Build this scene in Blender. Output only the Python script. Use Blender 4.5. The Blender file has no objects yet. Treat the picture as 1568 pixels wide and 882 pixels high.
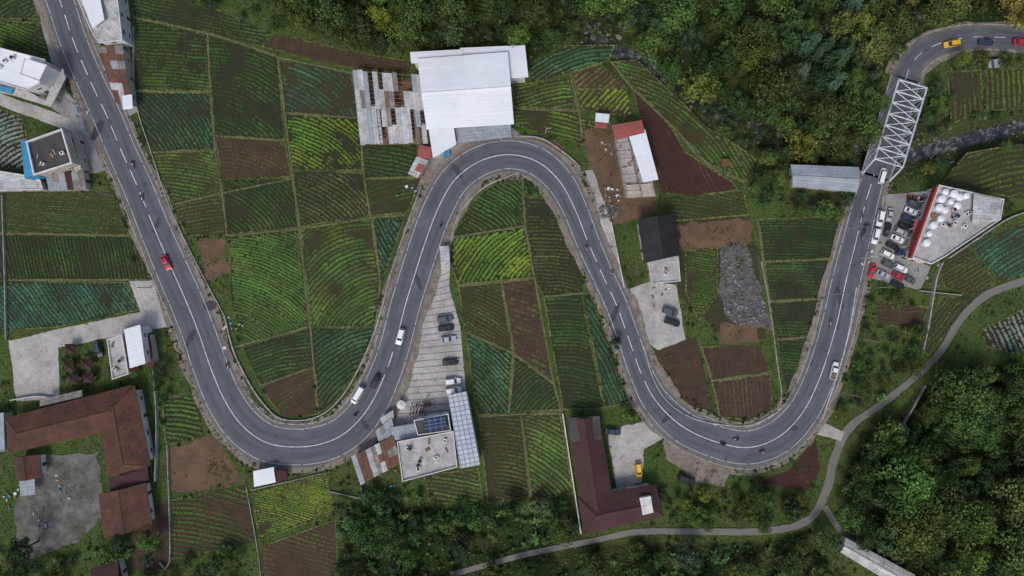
import bpy, math, numpy as np
from mathutils import Vector, geometry
R=np.random.RandomState(7)
S=5.5; H=200.0
scene=bpy.context.scene
def P(x,y,h=0.0):
    k=(H-h)/H
    return ((x-784)/S*k,(441-y)/S*k)
def PP(pts,h=0.0): return [P(x,y,h) for x,y in pts]
# ---------------------------------------------------------------- noise
_ng={}
def vnoise(x,y,s,seed=0):
    if seed not in _ng: _ng[seed]=np.random.RandomState(100+seed).rand(256,256)
    g=_ng[seed]; x=np.asarray(x,float)/s+1000; y=np.asarray(y,float)/s+1000
    xi=np.floor(x).astype(int); yi=np.floor(y).astype(int); fx=x-xi; fy=y-yi
    fx=fx*fx*(3-2*fx); fy=fy*fy*(3-2*fy)
    a=g[xi%256,yi%256];b=g[(xi+1)%256,yi%256];c=g[xi%256,(yi+1)%256];d=g[(xi+1)%256,(yi+1)%256]
    return (a*(1-fx)+b*fx)*(1-fy)+(c*(1-fx)+d*fx)*fy
def fnoise(x,y,s,seed=0):
    return .55*vnoise(x,y,s,seed)+.3*vnoise(x,y,s/2.3,seed+1)+.15*vnoise(x,y,s/5,seed+2)
def pip(px,py,poly):
    ins=np.zeros(np.shape(px),bool); n=len(poly)
    for i in range(n):
        x1,y1=poly[i];x2,y2=poly[(i+1)%n]
        if y1==y2: continue
        c=((y1>py)!=(y2>py))&(px<(x2-x1)*(py-y1)/(y2-y1)+x1)
        ins^=c
    return ins
def pdist(x,y,line):
    d=np.full(np.shape(x),1e9)
    for (x1,y1),(x2,y2) in zip(line[:-1],line[1:]):
        dx,dy=x2-x1,y2-y1
        t=np.clip(((x-x1)*dx+(y-y1)*dy)/(dx*dx+dy*dy),0,1)
        d=np.minimum(d,np.hypot(x-x1-t*dx,y-y1-t*dy))
    return d
RIVER=PP([(860,-60),(895,0),(915,60),(985,95),(1045,140),(1100,172),(1160,192),(1215,218),(1280,228),(1345,215),(1405,234),(1450,222),(1510,205),(1580,188),(1700,170)])
def hgt(x,y):
    x=np.asarray(x,float);y=np.asarray(y,float)
    d=pdist(x,y,RIVER)
    dep=np.where(x<60,2.0,np.where(x<85,2+(x-60)/25*3.,5.))
    z=-0.02-dep*np.exp(-(d/6.0)**2)
    r=np.maximum(np.abs(x)/1.6,np.abs(y))
    z=z+np.clip(r-125,0,1e9)*0.10*fnoise(x,y,160,30)
    return z
# ---------------------------------------------------------------- materials
MATS={}
def nt(name):
    m=bpy.data.materials.new(name); m.use_nodes=True
    t=m.node_tree; b=t.nodes['Principled BSDF']; return m,t,b
def mixc(t,fac,a,b,mode='MIX'):
    n=t.nodes.new('ShaderNodeMix'); n.data_type='RGBA'; n.blend_type=mode
    for s,v in ((n.inputs[0],fac),(n.inputs[6],a),(n.inputs[7],b)):
        if isinstance(v,(int,float)): s.default_value=v
        elif isinstance(v,tuple): s.default_value=(*v[:3],1)
        else: t.links.new(v,s)
    return n.outputs[2]
def noise(t,vec,scale,detail=5,rough=.6,lo=.35,hi=.65,a=0.,b=1.):
    n=t.nodes.new('ShaderNodeTexNoise'); n.inputs['Scale'].default_value=scale
    n.inputs['Detail'].default_value=detail; n.inputs['Roughness'].default_value=rough
    t.links.new(vec,n.inputs['Vector'])
    m=t.nodes.new('ShaderNodeMapRange'); t.links.new(n.outputs[0],m.inputs[0])
    m.inputs[1].default_value=lo;m.inputs[2].default_value=hi;m.inputs[3].default_value=a;m.inputs[4].default_value=b
    return m.outputs[0]
def M(name,c1,c2=None,scale=.3,rough=.85,bump=0,metal=0,grain=.25,gscale=3.,brick=None,dirt=0.,spec=.3,dcol=(.07,.06,.05)):
    if name in MATS: return MATS[name]
    m,t,b=nt(name); g=t.nodes.new('ShaderNodeNewGeometry'); pos=g.outputs['Position']
    c2=c2 or tuple(v*.75 for v in c1)
    col=mixc(t,noise(t,pos,scale),c1,c2)
    gr=noise(t,pos,gscale,3,.7,.3,.7,1-grain,1+grain)
    col=mixc(t,1.0,col,gr,'MULTIPLY')
    if dirt>0:
        col=mixc(t,noise(t,pos,.5,8,.75,.5,.7,0,dirt),col,dcol)
    if brick:
        uv=t.nodes.new('ShaderNodeUVMap'); br=t.nodes.new('ShaderNodeTexBrick')
        t.links.new(uv.outputs[0],br.inputs['Vector']); br.inputs['Scale'].default_value=1
        br.inputs['Brick Width'].default_value=brick[0];br.inputs['Row Height'].default_value=brick[1]
        br.inputs['Mortar Size'].default_value=brick[2]; v=brick[3]
        br.inputs['Color1'].default_value=(1,1,1,1);br.inputs['Color2'].default_value=(v,v,v,1)
        q=brick[4];br.inputs['Mortar'].default_value=(q,q,q,1); br.offset=brick[5] if len(brick)>5 else .5
        col=mixc(t,1.0,col,br.outputs[0],'MULTIPLY')
    t.links.new(col,b.inputs['Base Color'])
    b.inputs['Roughness'].default_value=rough;b.inputs['Metallic'].default_value=metal
    b.inputs['Specular IOR Level'].default_value=spec
    if bump:
        n=t.nodes.new('ShaderNodeTexNoise');n.inputs['Scale'].default_value=gscale;n.inputs['Detail'].default_value=6
        t.links.new(pos,n.inputs['Vector'])
        bp=t.nodes.new('ShaderNodeBump');bp.inputs['Distance'].default_value=bump
        t.links.new(n.outputs[0],bp.inputs['Height']);t.links.new(bp.outputs[0],b.inputs['Normal'])
    MATS[name]=m; return m
def foliage_mat(name,rnd=.35,gain=1.):
    m,t,b=nt(name)
    a=t.nodes.new('ShaderNodeAttribute');a.attribute_name='Col'
    oi=t.nodes.new('ShaderNodeObjectInfo'); mr=t.nodes.new('ShaderNodeMapRange')
    t.links.new(oi.outputs['Random'],mr.inputs[0]);mr.inputs[3].default_value=(1-rnd)*gain;mr.inputs[4].default_value=(1+rnd)*gain
    col=mixc(t,1.0,a.outputs[0],mr.outputs[0],'MULTIPLY')
    col2=mixc(t,1.0,col,oi.outputs['Color'],'MULTIPLY')
    t.links.new(col2,b.inputs['Base Color']);b.inputs['Roughness'].default_value=.65
    b.inputs['Specular IOR Level'].default_value=.25
    return m
LEAF=foliage_mat('leaf_foliage',.36,1.12); CROP=foliage_mat('crop_leaves',0.,.9)
def ground_mat():
    m,t,b=nt('ground_grass');g=t.nodes.new('ShaderNodeNewGeometry');pos=g.outputs['Position']
    a=t.nodes.new('ShaderNodeAttribute');a.attribute_name='Col'
    col=mixc(t,noise(t,pos,.12,8,.7,.5,.62,0,.5),a.outputs[0],(.085,.07,.035))
    col=mixc(t,noise(t,pos,.35,8,.7,.5,.7,0,.6),col,(.018,.035,.01))
    col=mixc(t,1.,col,noise(t,pos,2.5,4,.8,.3,.7,.45,1.6),'MULTIPLY')
    t.links.new(col,b.inputs['Base Color']);b.inputs['Roughness'].default_value=.95
    b.inputs['Specular IOR Level'].default_value=.1
    n=t.nodes.new('ShaderNodeTexNoise');n.inputs['Scale'].default_value=1.5;n.inputs['Detail'].default_value=8
    t.links.new(pos,n.inputs['Vector']);bp=t.nodes.new('ShaderNodeBump');bp.inputs['Distance'].default_value=.5
    t.links.new(n.outputs[0],bp.inputs['Height']);t.links.new(bp.outputs[0],b.inputs['Normal'])
    return m
def road_mat(name,c,dust):
    m,t,b=nt(name);g=t.nodes.new('ShaderNodeNewGeometry');pos=g.outputs['Position']
    uv=t.nodes.new('ShaderNodeUVMap');sp=t.nodes.new('ShaderNodeSeparateXYZ');t.links.new(uv.outputs[0],sp.inputs[0])
    ab=t.nodes.new('ShaderNodeMath');ab.operation='ABSOLUTE';t.links.new(sp.outputs[0],ab.inputs[0])
    mp=t.nodes.new('ShaderNodeMapping');mp.inputs['Scale'].default_value=(2.2,.05,1);t.links.new(uv.outputs[0],mp.inputs[0])
    st=noise(t,mp.outputs[0],2.,5,.6,.3,.7,.78,1.22)
    col=mixc(t,1.,c,st,'MULTIPLY')
    pp=t.nodes.new('ShaderNodeMath');pp.operation='PINGPONG';pp.inputs[1].default_value=.22;t.links.new(ab.outputs[0],pp.inputs[0])
    wr=t.nodes.new('ShaderNodeMapRange');t.links.new(pp.outputs[0],wr.inputs[0]);wr.inputs[2].default_value=.22;wr.inputs[3].default_value=.88;wr.inputs[4].default_value=1.1
    col=mixc(t,1.,col,wr.outputs[0],'MULTIPLY')
    col=mixc(t,noise(t,pos,.09,7,.7,.52,.66,0,.5),col,tuple(v*1.5 for v in c))
    col=mixc(t,noise(t,pos,.25,8,.75,.58,.66,0,.6),col,tuple(v*.5 for v in c))
    dm=t.nodes.new('ShaderNodeMapRange');t.links.new(ab.outputs[0],dm.inputs[0]);dm.inputs[1].default_value=.68;dm.inputs[2].default_value=1.;dm.inputs[4].default_value=.95
    dn=t.nodes.new('ShaderNodeMath');dn.operation='MULTIPLY';t.links.new(dm.outputs[0],dn.inputs[0]);t.links.new(noise(t,pos,.45,6,.7,.3,.65),dn.inputs[1])
    col=mixc(t,dn.outputs[0],col,dust)
    col=mixc(t,1.,col,noise(t,pos,6,3,.7,.3,.7,.85,1.15),'MULTIPLY')
    t.links.new(col,b.inputs['Base Color']);b.inputs['Roughness'].default_value=.8;b.inputs['Specular IOR Level'].default_value=.3
    return m
ASPH=road_mat('asphalt_worn',(.094,.098,.114),(.19,.17,.15))
ASPH2=road_mat('concrete_lane_old',(.17,.165,.145),(.09,.10,.05))
TAR=M('tar_patch',(.045,.046,.052),(.07,.07,.078),.8,.85)
CONC=M('concrete_paving',(.46,.435,.41),(.32,.30,.28),.15,.9,.03,dirt=.5,dcol=(.12,.105,.09))
CONCD=M('concrete_dirty',(.21,.2,.19),(.33,.315,.30),.25,.9,.03,dirt=.7)
MOSSY=M('mossy_yard',(.075,.075,.06),(.17,.165,.15),.22,.9,.03,grain=.35,dirt=.85,dcol=(.03,.035,.02))
WALLC=M('concrete_wall',(.40,.39,.36),(.24,.24,.21),.8,.9,dirt=.7)
GRAV=M('gravel_shoulder',(.17,.14,.11),(.25,.215,.18),.35,.95,.08,grain=.4,dirt=.5)
SOILB=M('soil_brown',(.075,.046,.03),(.05,.034,.022),.3,.95,.12,grain=.4)
SOILR=M('soil_reddish',(.062,.027,.021),(.045,.021,.016),.25,.95,.1,grain=.3)
SOILD=M('soil_dark',(.034,.036,.018),(.024,.03,.013),.3,.95,.12,grain=.4)
SOILO=M('soil_olive',(.052,.044,.022),(.038,.038,.016),.3,.95,.12,grain=.4)
SOILC=M('soil_construction',(.17,.095,.058),(.10,.068,.045),.2,.95,.1,grain=.35,dirt=.5)
PATHM=M('dry_earth_path',(.18,.16,.10),(.10,.10,.045),.9,.95,.05,grain=.4,dirt=.6,dcol=(.05,.06,.02))
RUB=M('rubble_grey',(.16,.15,.145),(.07,.065,.06),.6,.95,.3,grain=.6)
WHITE=M('white_metal_roof',(.80,.82,.84),(.72,.75,.78),.1,.5,brick=(60,1.0,.04,.95,.82,0),grain=.05,dirt=.07)
WHITE2=M('white_render',(.70,.69,.66),(.56,.55,.53),.3,.85,grain=.1,dirt=.3)
WHITED=M('white_roof_dirty',(.60,.60,.59),(.42,.42,.41),.3,.7,brick=(8,.9,.05,.8,.6),dirt=.6)
GREYM=M('grey_metal_roof',(.36,.40,.44),(.28,.31,.34),.2,.6,brick=(30,.9,.06,.88,.7,0),dirt=.35)
RUST=M('rusty_metal_roof',(.22,.10,.06),(.13,.07,.05),.8,.85,brick=(4,.8,.05,.7,.6),dirt=.4)
RUST2=M('old_zinc_roof',(.33,.31,.29),(.2,.17,.15),.6,.8,brick=(4,.8,.05,.7,.6),dirt=.6)
TILE=M('terracotta_tiles',(.17,.072,.046),(.095,.048,.036),.25,.9,brick=(.5,.55,.07,.75,.5),grain=.35,dirt=.55)
MAROON=M('maroon_tiles',(.095,.038,.036),(.065,.03,.028),.15,.75,brick=(.5,.55,.07,.8,.55),grain=.2,dirt=.25)
BLACKR=M('black_roof',(.018,.018,.02),(.03,.03,.032),.3,.7,brick=(.5,.5,.05,.8,.6))
DARKR=M('dark_bitumen_roof',(.05,.045,.045),(.09,.08,.075),.3,.9,dirt=.3)
ROOFC=M('roof_slab_concrete',(.48,.46,.45),(.33,.31,.30),.3,.9,dirt=.6,dcol=(.14,.12,.11))
REDP=M('red_paint',(.42,.05,.04),(.3,.05,.04),.5,.6,dirt=.2)
PINKR=M('red_metal_roof',(.42,.10,.09),(.3,.09,.08),.4,.6,brick=(9,.8,.05,.85,.7))
BLUEP=M('blue_paint',(.04,.28,.48),(.05,.2,.36),.5,.5)
ORNG=M('orange_wall',(.35,.16,.07),(.3,.13,.06),.5,.8)
CREAM=M('cream_wall',(.5,.45,.37),(.38,.34,.28),.4,.9,dirt=.4)
GLASS=M('window_glass',(.03,.04,.045),(.04,.05,.06),.5,.12,grain=0,spec=.8)
FRAME=M('window_frame',(.66,.66,.64),(.55,.55,.55),.5,.6)
DOOR=M('door_wood',(.14,.07,.03),(.1,.05,.03),1,.7)
STEEL=M('white_steel',(.62,.67,.69),(.45,.49,.52),.5,.5,dirt=.3)
SOLAR=M('solar_panel',(.02,.03,.06),(.03,.04,.08),.5,.2,brick=(1.6,1.,.07,.8,6.,0),grain=.05,spec=.7)
SOLARW=M('solar_roof_pale',(.5,.55,.62),(.42,.47,.55),.3,.35,brick=(1.3,1.3,.14,.85,.45,0),grain=.1)
WATER=M('river_water',(.018,.024,.024),(.035,.04,.04),.6,.12,.2,grain=.5,spec=.5,dirt=.9,dcol=(.32,.34,.34))
ROCK=M('river_rock',(.2,.19,.17),(.08,.085,.07),.5,.9,.1,grain=.5)
WOOD=M('wood_timber',(.24,.15,.085),(.14,.095,.06),.8,.9)
BARK=M('tree_bark',(.09,.065,.045),(.05,.04,.03),2,.95)
PAINTW=M('road_paint_white',(.72,.72,.72),(.45,.45,.45),.8,.7,grain=.2,gscale=2,dirt=.45,dcol=(.16,.16,.17))
TYRE=M('tyre_rubber',(.012,.012,.012),None,1,.9)
BLACKP=M('black_plastic',(.02,.02,.02),None,1,.5)
LAMPR=M('tail_lamp_red',(.4,.02,.02),None,1,.3)
LAMPW=M('head_lamp_clear',(.75,.75,.75),None,1,.2)
SKIN=M('skin_brown',(.28,.15,.09),None,1,.6)
def paint(n,c): 
    m=M('car_paint_'+n,c,tuple(v*.95 for v in c),.5,.25,grain=.03,spec=.6); return m
PAINTS={'white':paint('white',(.80,.80,.80)),'black':paint('black',(.015,.015,.018)),'silver':paint('silver',(.4,.41,.43)),
 'red':paint('red',(.5,.02,.03)),'yellow':paint('yellow',(.75,.45,.02)),'navy':paint('navy',(.03,.045,.09)),'grey':paint('grey',(.09,.095,.105))}
# ---------------------------------------------------------------- mesh helpers
def link(o,parent=None):
    scene.collection.objects.link(o)
    if parent is not None: o.parent=parent
    return o
def fast_mesh(name,V,F,col=None,mat=None):
    me=bpy.data.meshes.new(name); k=F.shape[1]
    me.vertices.add(len(V));me.vertices.foreach_set('co',V.astype(np.float32).ravel())
    me.loops.add(F.size);me.loops.foreach_set('vertex_index',F.astype(np.int32).ravel())
    me.polygons.add(len(F));me.polygons.foreach_set('loop_start',np.arange(0,F.size,k,dtype=np.int32))
    me.update(calc_edges=True)
    if col is not None:
        a=me.color_attributes.new('Col','FLOAT_COLOR','POINT')
        c=np.ones((len(V),4),np.float32);c[:,:3]=col;a.data.foreach_set('color',c.ravel())
    if mat: me.materials.append(mat)
    me.validate(); return me
def scatter(tpl,pos,sc,rot,col):
    tv,tf,tc=tpl; N=len(pos);nv=len(tv)
    c,s=np.cos(rot),np.sin(rot)
    V=np.empty((N,nv,3)); sc=np.asarray(sc)[:,None]
    V[:,:,0]=(tv[None,:,0]*c[:,None]-tv[None,:,1]*s[:,None])*sc+pos[:,0:1]
    V[:,:,1]=(tv[None,:,0]*s[:,None]+tv[None,:,1]*c[:,None])*sc+pos[:,1:2]
    V[:,:,2]=tv[None,:,2]*sc+pos[:,2:3]
    F=(tf[None]+(np.arange(N)*nv)[:,None,None]).reshape(-1,tf.shape[1])
    C=col[:,None,:]*tc[None,:,None]
    return V.reshape(-1,3),F,C.reshape(-1,3)
class MB:
    def __init__(s): s.v=[];s.f=[];s.m=[];s.mats=[]
    def mi(s,mat):
        if mat not in s.mats: s.mats.append(mat)
        return s.mats.index(mat)
    def add(s,vs,fs,mat):
        o=len(s.v);s.v+=[tuple(map(float,v)) for v in vs];k=s.mi(mat)
        for f in fs: s.f.append([i+o for i in f]);s.m.append(k)
    def box(s,c,ang,sx,sy,sz,mat):
        ca,sa=math.cos(ang),math.sin(ang);vs=[]
        for dz in(-.5,.5):
            for dx,dy in((-.5,-.5),(.5,-.5),(.5,.5),(-.5,.5)):
                x,y=dx*sx,dy*sy;vs.append((c[0]+x*ca-y*sa,c[1]+x*sa+y*ca,c[2]+dz*sz))
        s.add(vs,[(3,2,1,0),(4,5,6,7),(0,1,5,4),(1,2,6,5),(2,3,7,6),(3,0,4,7)],mat)
    def cyl(s,a,b,r1,r2,n,mat,cap=True):
        a=Vector(a);b=Vector(b);d=(b-a).normalized()
        u=d.cross(Vector((0,0,1)) if abs(d.z)<.9 else Vector((1,0,0))).normalized();w=d.cross(u)
        vs=[]
        for p,r in((a,r1),(b,r2)):
            for i in range(n):
                t=2*math.pi*i/n;vs.append(p+u*math.cos(t)*r+w*math.sin(t)*r)
        fs=[(i,(i+1)%n,n+(i+1)%n,n+i) for i in range(n)]
        if cap: fs+=[tuple(range(n))[::-1],tuple(range(n,2*n))]
        s.add(vs,fs,mat)
    def beam(s,a,b,w,mat):
        s.cyl(a,b,w*.707,w*.707,4,mat)
    def poly(s,pts,z,mat):
        tris=geometry.tessellate_polygon([[Vector((x,y,0)) for x,y in pts]])
        s.add([(x,y,z) for x,y in pts],[tuple(t) for t in tris],mat)
    def prism(s,pts,z0,z1,mat,top=None):
        n=len(pts)
        area=sum(pts[i][0]*pts[(i+1)%n][1]-pts[(i+1)%n][0]*pts[i][1] for i in range(n))
        if area<0: pts=pts[::-1]
        s.add([(x,y,z0) for x,y in pts]+[(x,y,z1) for x,y in pts],[(i,(i+1)%n,n+(i+1)%n,n+i) for i in range(n)],mat)
        s.poly(pts,z1,top or mat)
    def make(s,name,parent=None,smooth=False,origin=True):
        V=np.array(s.v);o=np.zeros(3)
        if origin: o=(V.min(0)+V.max(0))/2;o[2]=V[:,2].min()
        me=bpy.data.meshes.new(name);me.from_pydata([tuple(v) for v in V-o],[],s.f)
        for m in s.mats: me.materials.append(m)
        me.polygons.foreach_set('material_index',s.m)
        if smooth: me.polygons.foreach_set('use_smooth',[True]*len(s.f))
        uv=me.uv_layers.new(name='UVMap')
        for p in me.polygons:
            n=p.normal
            if abs(n.z)>.9995:
                vv=[me.vertices[i].co for i in p.vertices];best=max(((vv[(i+1)%len(vv)]-vv[i]) for i in range(len(vv))),key=lambda e:e.length)
                u=best.normalized()
            else: u=Vector((0,0,1)).cross(n).normalized()
            w=n.cross(u)
            for li in p.loop_indices:
                co=me.vertices[me.loops[li].vertex_index].co;uv.data[li].uv=(co.dot(u),co.dot(w))
        ob=bpy.data.objects.new(name,me)
        pl=Vector(parent.location) if parent else Vector((0,0,0))
        ob.location=Vector(o)-pl
        return link(ob,parent)
def empty(name,loc=(0,0,0)):
    e=bpy.data.objects.new(name,None);e.location=loc;e.empty_display_size=.5;return link(e)
def dens(pts,step,jit=0.,closed=True,seed=5):
    out=[];n=len(pts)
    for i in range(n if closed else n-1):
        a=np.array(pts[i]);b=np.array(pts[(i+1)%n]);L=np.hypot(*(b-a));k=max(1,int(L/step))
        nn=np.array([-(b-a)[1],(b-a)[0]])/max(L,1e-6)
        for j in range(k):
            q=a+(b-a)*j/k
            if jit: q=q+nn*(fnoise(q[0],q[1],2.5,seed)-.5)*2*jit
            out.append((float(q[0]),float(q[1])))
    if not closed: out.append(tuple(pts[-1]))
    return out
def catmull(pts,step=1.):
    pts=np.array(pts,float);out=[]
    q=np.vstack([2*pts[0]-pts[1],pts,2*pts[-1]-pts[-2]])
    for i in range(1,len(q)-2):
        p0,p1,p2,p3=q[i-1:i+3];n=max(2,int(np.hypot(*(p2-p1)[:2])/step))
        for t in np.arange(n)/n:
            out.append(.5*((2*p1)+(-p0+p2)*t+(2*p0-5*p1+4*p2-p3)*t*t+(-p0+3*p1-3*p2+p3)*t**3))
    out.append(q[-2]);return np.array(out)
def frames(c):
    d=np.gradient(c[:,:2],axis=0);d/=np.hypot(d[:,0],d[:,1])[:,None]
    return d,np.stack([-d[:,1],d[:,0]],1)
def strip(name,c,l,r,z,mat,parent=None,norm=None,zz=None):
    d,n=frames(c);N=len(c);l=np.broadcast_to(l,(N,));r=np.broadcast_to(r,(N,))
    A=c[:,:2]+n*l[:,None];B=c[:,:2]+n*r[:,None]
    z=np.broadcast_to(z,(N,))
    V=np.empty((N*2,3));V[0::2,:2]=A;V[1::2,:2]=B;V[0::2,2]=z;V[1::2,2]=z
    i=np.arange(N-1)*2;F=np.stack([i+1,i+3,i+2,i],1)
    me=fast_mesh(name,V,F,mat=mat)
    s=np.concatenate([[0],np.cumsum(np.hypot(*np.diff(c[:,:2],axis=0).T))])
    uv=me.uv_layers.new(name='UVMap');U=np.empty((N*2,2))
    k=np.maximum(np.abs(l),np.abs(r)) if norm is None else norm
    U[0::2,0]=l/k;U[1::2,0]=r/k;U[0::2,1]=s;U[1::2,1]=s
    uv.data.foreach_set('uv',U[F.ravel()].astype(np.float32).ravel())
    return link(bpy.data.objects.new(name,me),parent)
# ---------------------------------------------------------------- occupancy mask
GX0,GY0,GC=-180,-115,.5
nx,ny=720,460
gx=(GX0+GC*(np.arange(nx)+.5))[:,None]*np.ones((1,ny));gy=(GY0+GC*(np.arange(ny)+.5))[None,:]*np.ones((nx,1))
OCC=np.zeros((nx,ny),np.uint8)
def occ_poly(poly,val=1):
    xs=[p[0] for p in poly];ys=[p[1] for p in poly]
    i0=max(0,int((min(xs)-GX0)/GC)-1);i1=min(nx,int((max(xs)-GX0)/GC)+2);j0=max(0,int((min(ys)-GY0)/GC)-1);j1=min(ny,int((max(ys)-GY0)/GC)+2)
    if i1<=i0 or j1<=j0: return
    m=pip(gx[i0:i1,j0:j1],gy[i0:i1,j0:j1],poly)
    sub_=OCC[i0:i1,j0:j1]
    if val==2: m&=(sub_!=1)
    sub_[m]=val
def occ_line(c,w,val=1):
    ww=np.broadcast_to(w,(len(c),))
    idx=list(range(0,len(c),3))+[len(c)-1]
    for k0,k1 in zip(idx[:-1],idx[1:]):
        a=tuple(c[k0][:2]);b=tuple(c[k1][:2]);w_=float(ww[k0])
        if a==b: continue
        i0=max(0,int((min(a[0],b[0])-w_-GX0)/GC)-1);i1=min(nx,int((max(a[0],b[0])+w_-GX0)/GC)+2);j0=max(0,int((min(a[1],b[1])-w_-GY0)/GC)-1);j1=min(ny,int((max(a[1],b[1])+w_-GY0)/GC)+2)
        if i1<=i0 or j1<=j0: continue
        m=pdist(gx[i0:i1,j0:j1],gy[i0:i1,j0:j1],[a,b])<w_;OCC[i0:i1,j0:j1][m]=val
def occ(x,y):
    i=np.clip(((x-GX0)/GC).astype(int),0,nx-1);j=np.clip(((y-GY0)/GC).astype(int),0,ny-1);return OCC[i,j]
# ================================================================= ROADS
R1=[(60,-80,48),(92,0,50),(112,60,50),(137,120,50),(163,175,52),(186,230,52),(213,290,54),(237,350,55),(262,408,58),(285,460,60),(305,510,60),(322,560,62),(343,610,64),(370,650,66),(405,676,66),(445,684,64),(490,680,64),(530,662,62),(564,625,60),(589,575,56),(606,525,54),(620,470,54),(637,415,54),(655,360,54),(673,315,54),(697,275,54),(735,247,54),(780,237,52),(823,248,52),(857,278,50),(880,320,46),(900,370,44),(922,420,42),(945,470,42),(963,520,42),(981,570,44),(1005,615,50),(1045,653,56),(1095,676,58),(1145,685,60),(1190,670,60),(1226,635,56),(1250,590,54),(1268,540,54),(1282,490,54),(1295,430,52),(1310,370,50),(1325,310,46),(1338,268,42)]
R2=[(1386,122,38),(1395,98,38),(1418,76,38),(1455,62,36),(1500,57,34),(1568,62,34),(1680,90,34)]
def rp(L): return [(*P(x,y),w/S/2) for x,y,w in L]
C1=catmull(rp(R1));C2=catmull(rp(R2));CB=catmull(rp([(1338,268,42),(1362,195,40),(1386,122,38)]))
def roadset(C,nm):
    w=C[:,2];x,y=C[:,0],C[:,1]
    nl=fnoise(x,y,9,40);nr=fnoise(x,y,9,50)
    strip('road_shoulder',C,w+.3+nl*2.9,-(w+.3+nr*2.9),.21,GRAV)
    jl=(fnoise(x,y,3,140)-.5)*.7;jr=(fnoise(x,y,3,150)-.5)*.7
    rd=strip(nm,C,w+jl,-(w+jr),.25,ASPH)
    return rd
roadset(C1,'main_road');roadset(C2,'main_road')
occ_line(C1,C1[:,2]+2.0,4);occ_line(C2,C2[:,2]+1.6,4)
occ_line(C1,C1[:,2]+.35);occ_line(C2,C2[:,2]+.3);occ_line(CB,5)
def dashes(C,off,w,pattern,z,name,rng=None,solid=()):
    s=np.concatenate([[0],np.cumsum(np.hypot(*np.diff(C[:,:2],axis=0).T))]);V=[];F=[];d,n=frames(C)
    T=s[-1];t=0.;segs=[]
    while t<T:
        sol=any(a<=t<=b for a,b in solid)
        L=1.5 if sol else pattern[0];segs.append((t,min(T,t+L)));t+=L if sol else sum(pattern)
    for a,b in segs:
        k=max(1,int(b-a));tt=np.linspace(a,b,k+1)
        cx=np.interp(tt,s,C[:,0]);cy=np.interp(tt,s,C[:,1]);nx_=np.interp(tt,s,n[:,0]);ny_=np.interp(tt,s,n[:,1]);ww=np.interp(tt,s,C[:,2])
        o=off(ww) if callable(off) else off
        base=len(V)
        for i in range(k+1):
            oo=o[i] if np.ndim(o) else o
            V.append((cx[i]+nx_[i]*(oo+w/2),cy[i]+ny_[i]*(oo+w/2),z));V.append((cx[i]+nx_[i]*(oo-w/2),cy[i]+ny_[i]*(oo-w/2),z))
        for i in range(k): j=base+2*i;F.append((j+1,j+3,j+2,j))
    me=fast_mesh(name,np.array(V),np.array(F),mat=PAINTW);link(bpy.data.objects.new(name,me))
s1=np.concatenate([[0],np.cumsum(np.hypot(*np.diff(C1[:,:2],axis=0).T))]);T1=s1[-1]
dashes(C1,0.,.22,(4.5,2.2),.262,'centre_line_marking',solid=[(78,190),(200,300),(345,450)])
dashes(C2,0.,.18,(3,3),.262,'centre_line_marking')
for sg in(1,-1):
    dashes(C1,(lambda ww,sg=sg: sg*(ww-.85)),.12,(9,.6),.260,'edge_line_marking')
for x,y,rx,ry,a in[(150,200,1.2,3.5,1.1),(322,468,1.6,2.,0),(292,518,1.,3.,1.1),(940,482,.9,4.,1.2),(560,650,2.,.9,.6),(240,345,.8,2.5,1.1),(700,262,2.5,.8,.6),(1285,455,.9,3.5,-1.35),(1020,640,2.2,.8,-.7),(640,430,.7,3.,-1.2),(1215,655,1.,1.4,0)]:
    p=P(x,y);pts=[(p[0]+rx*math.cos(t)*math.cos(a-1.57)-ry*math.sin(t)*math.sin(a-1.57),p[1]+rx*math.cos(t)*math.sin(a-1.57)+ry*math.sin(t)*math.cos(a-1.57)) for t in np.linspace(0,6.28,7)[:-1]]
    mb=MB();mb.poly(dens(pts,.4,.3),.2545,TAR);mb.make('road_repair_patch')
def kerb(C,side,a,b,off,w=.35,h=.38,name='kerb',mat=WALLC):
    s=np.concatenate([[0],np.cumsum(np.hypot(*np.diff(C[:,:2],axis=0).T))]);i=np.where((s>=a)&(s<=b))[0];c=C[i];d,n=frames(c)
    mb=MB();N=len(c);o=side*(c[:,2]+off)
    A=c[:,:2]+n*o[:,None];B=c[:,:2]+n*(o+side*w)[:,None]
    vs=[];
    for k in range(N): vs+=[(*A[k],0),(*A[k],h),(*B[k],h),(*B[k],0)]
    fs=[]
    for k in range(N-1):
        for q in range(3): fs.append((4*k+q,4*k+4+q,4*k+5+q,4*k+q+1))
    mb.add(vs,fs,mat);return mb.make(name)
kerb(C1,1,20,75,.35,w=.25);kerb(C1,-1,60,120,.35,w=.25);kerb(C1,1,140,215,.35,w=.3);kerb(C1,-1,275,T1*.6,.35,w=.25)
kerb(C1,1,T1*.78,T1-4,.35,w=.25);kerb(C1,-1,T1*.74,T1-30,.35,w=.25);kerb(C2,1,3,60,.3,w=.25);kerb(C2,-1,3,60,.3,w=.25)
SL=[[(1620,415,13),(1568,430,13),(1510,452,12),(1470,490,11),(1440,538,11),(1400,578,11),(1350,618,11),(1300,655,13),(1278,700,14),(1265,750,14),(1238,795,13),(1180,812,11),(1080,814,10),(980,814,10),(905,828,9),(800,850,9),(690,880,9)],
    [(1230,648,24),(1262,658,18),(1290,668,14)],[(1262,775,11),(1285,810,9),(1330,850,9),(1370,900,9)]]
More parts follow.
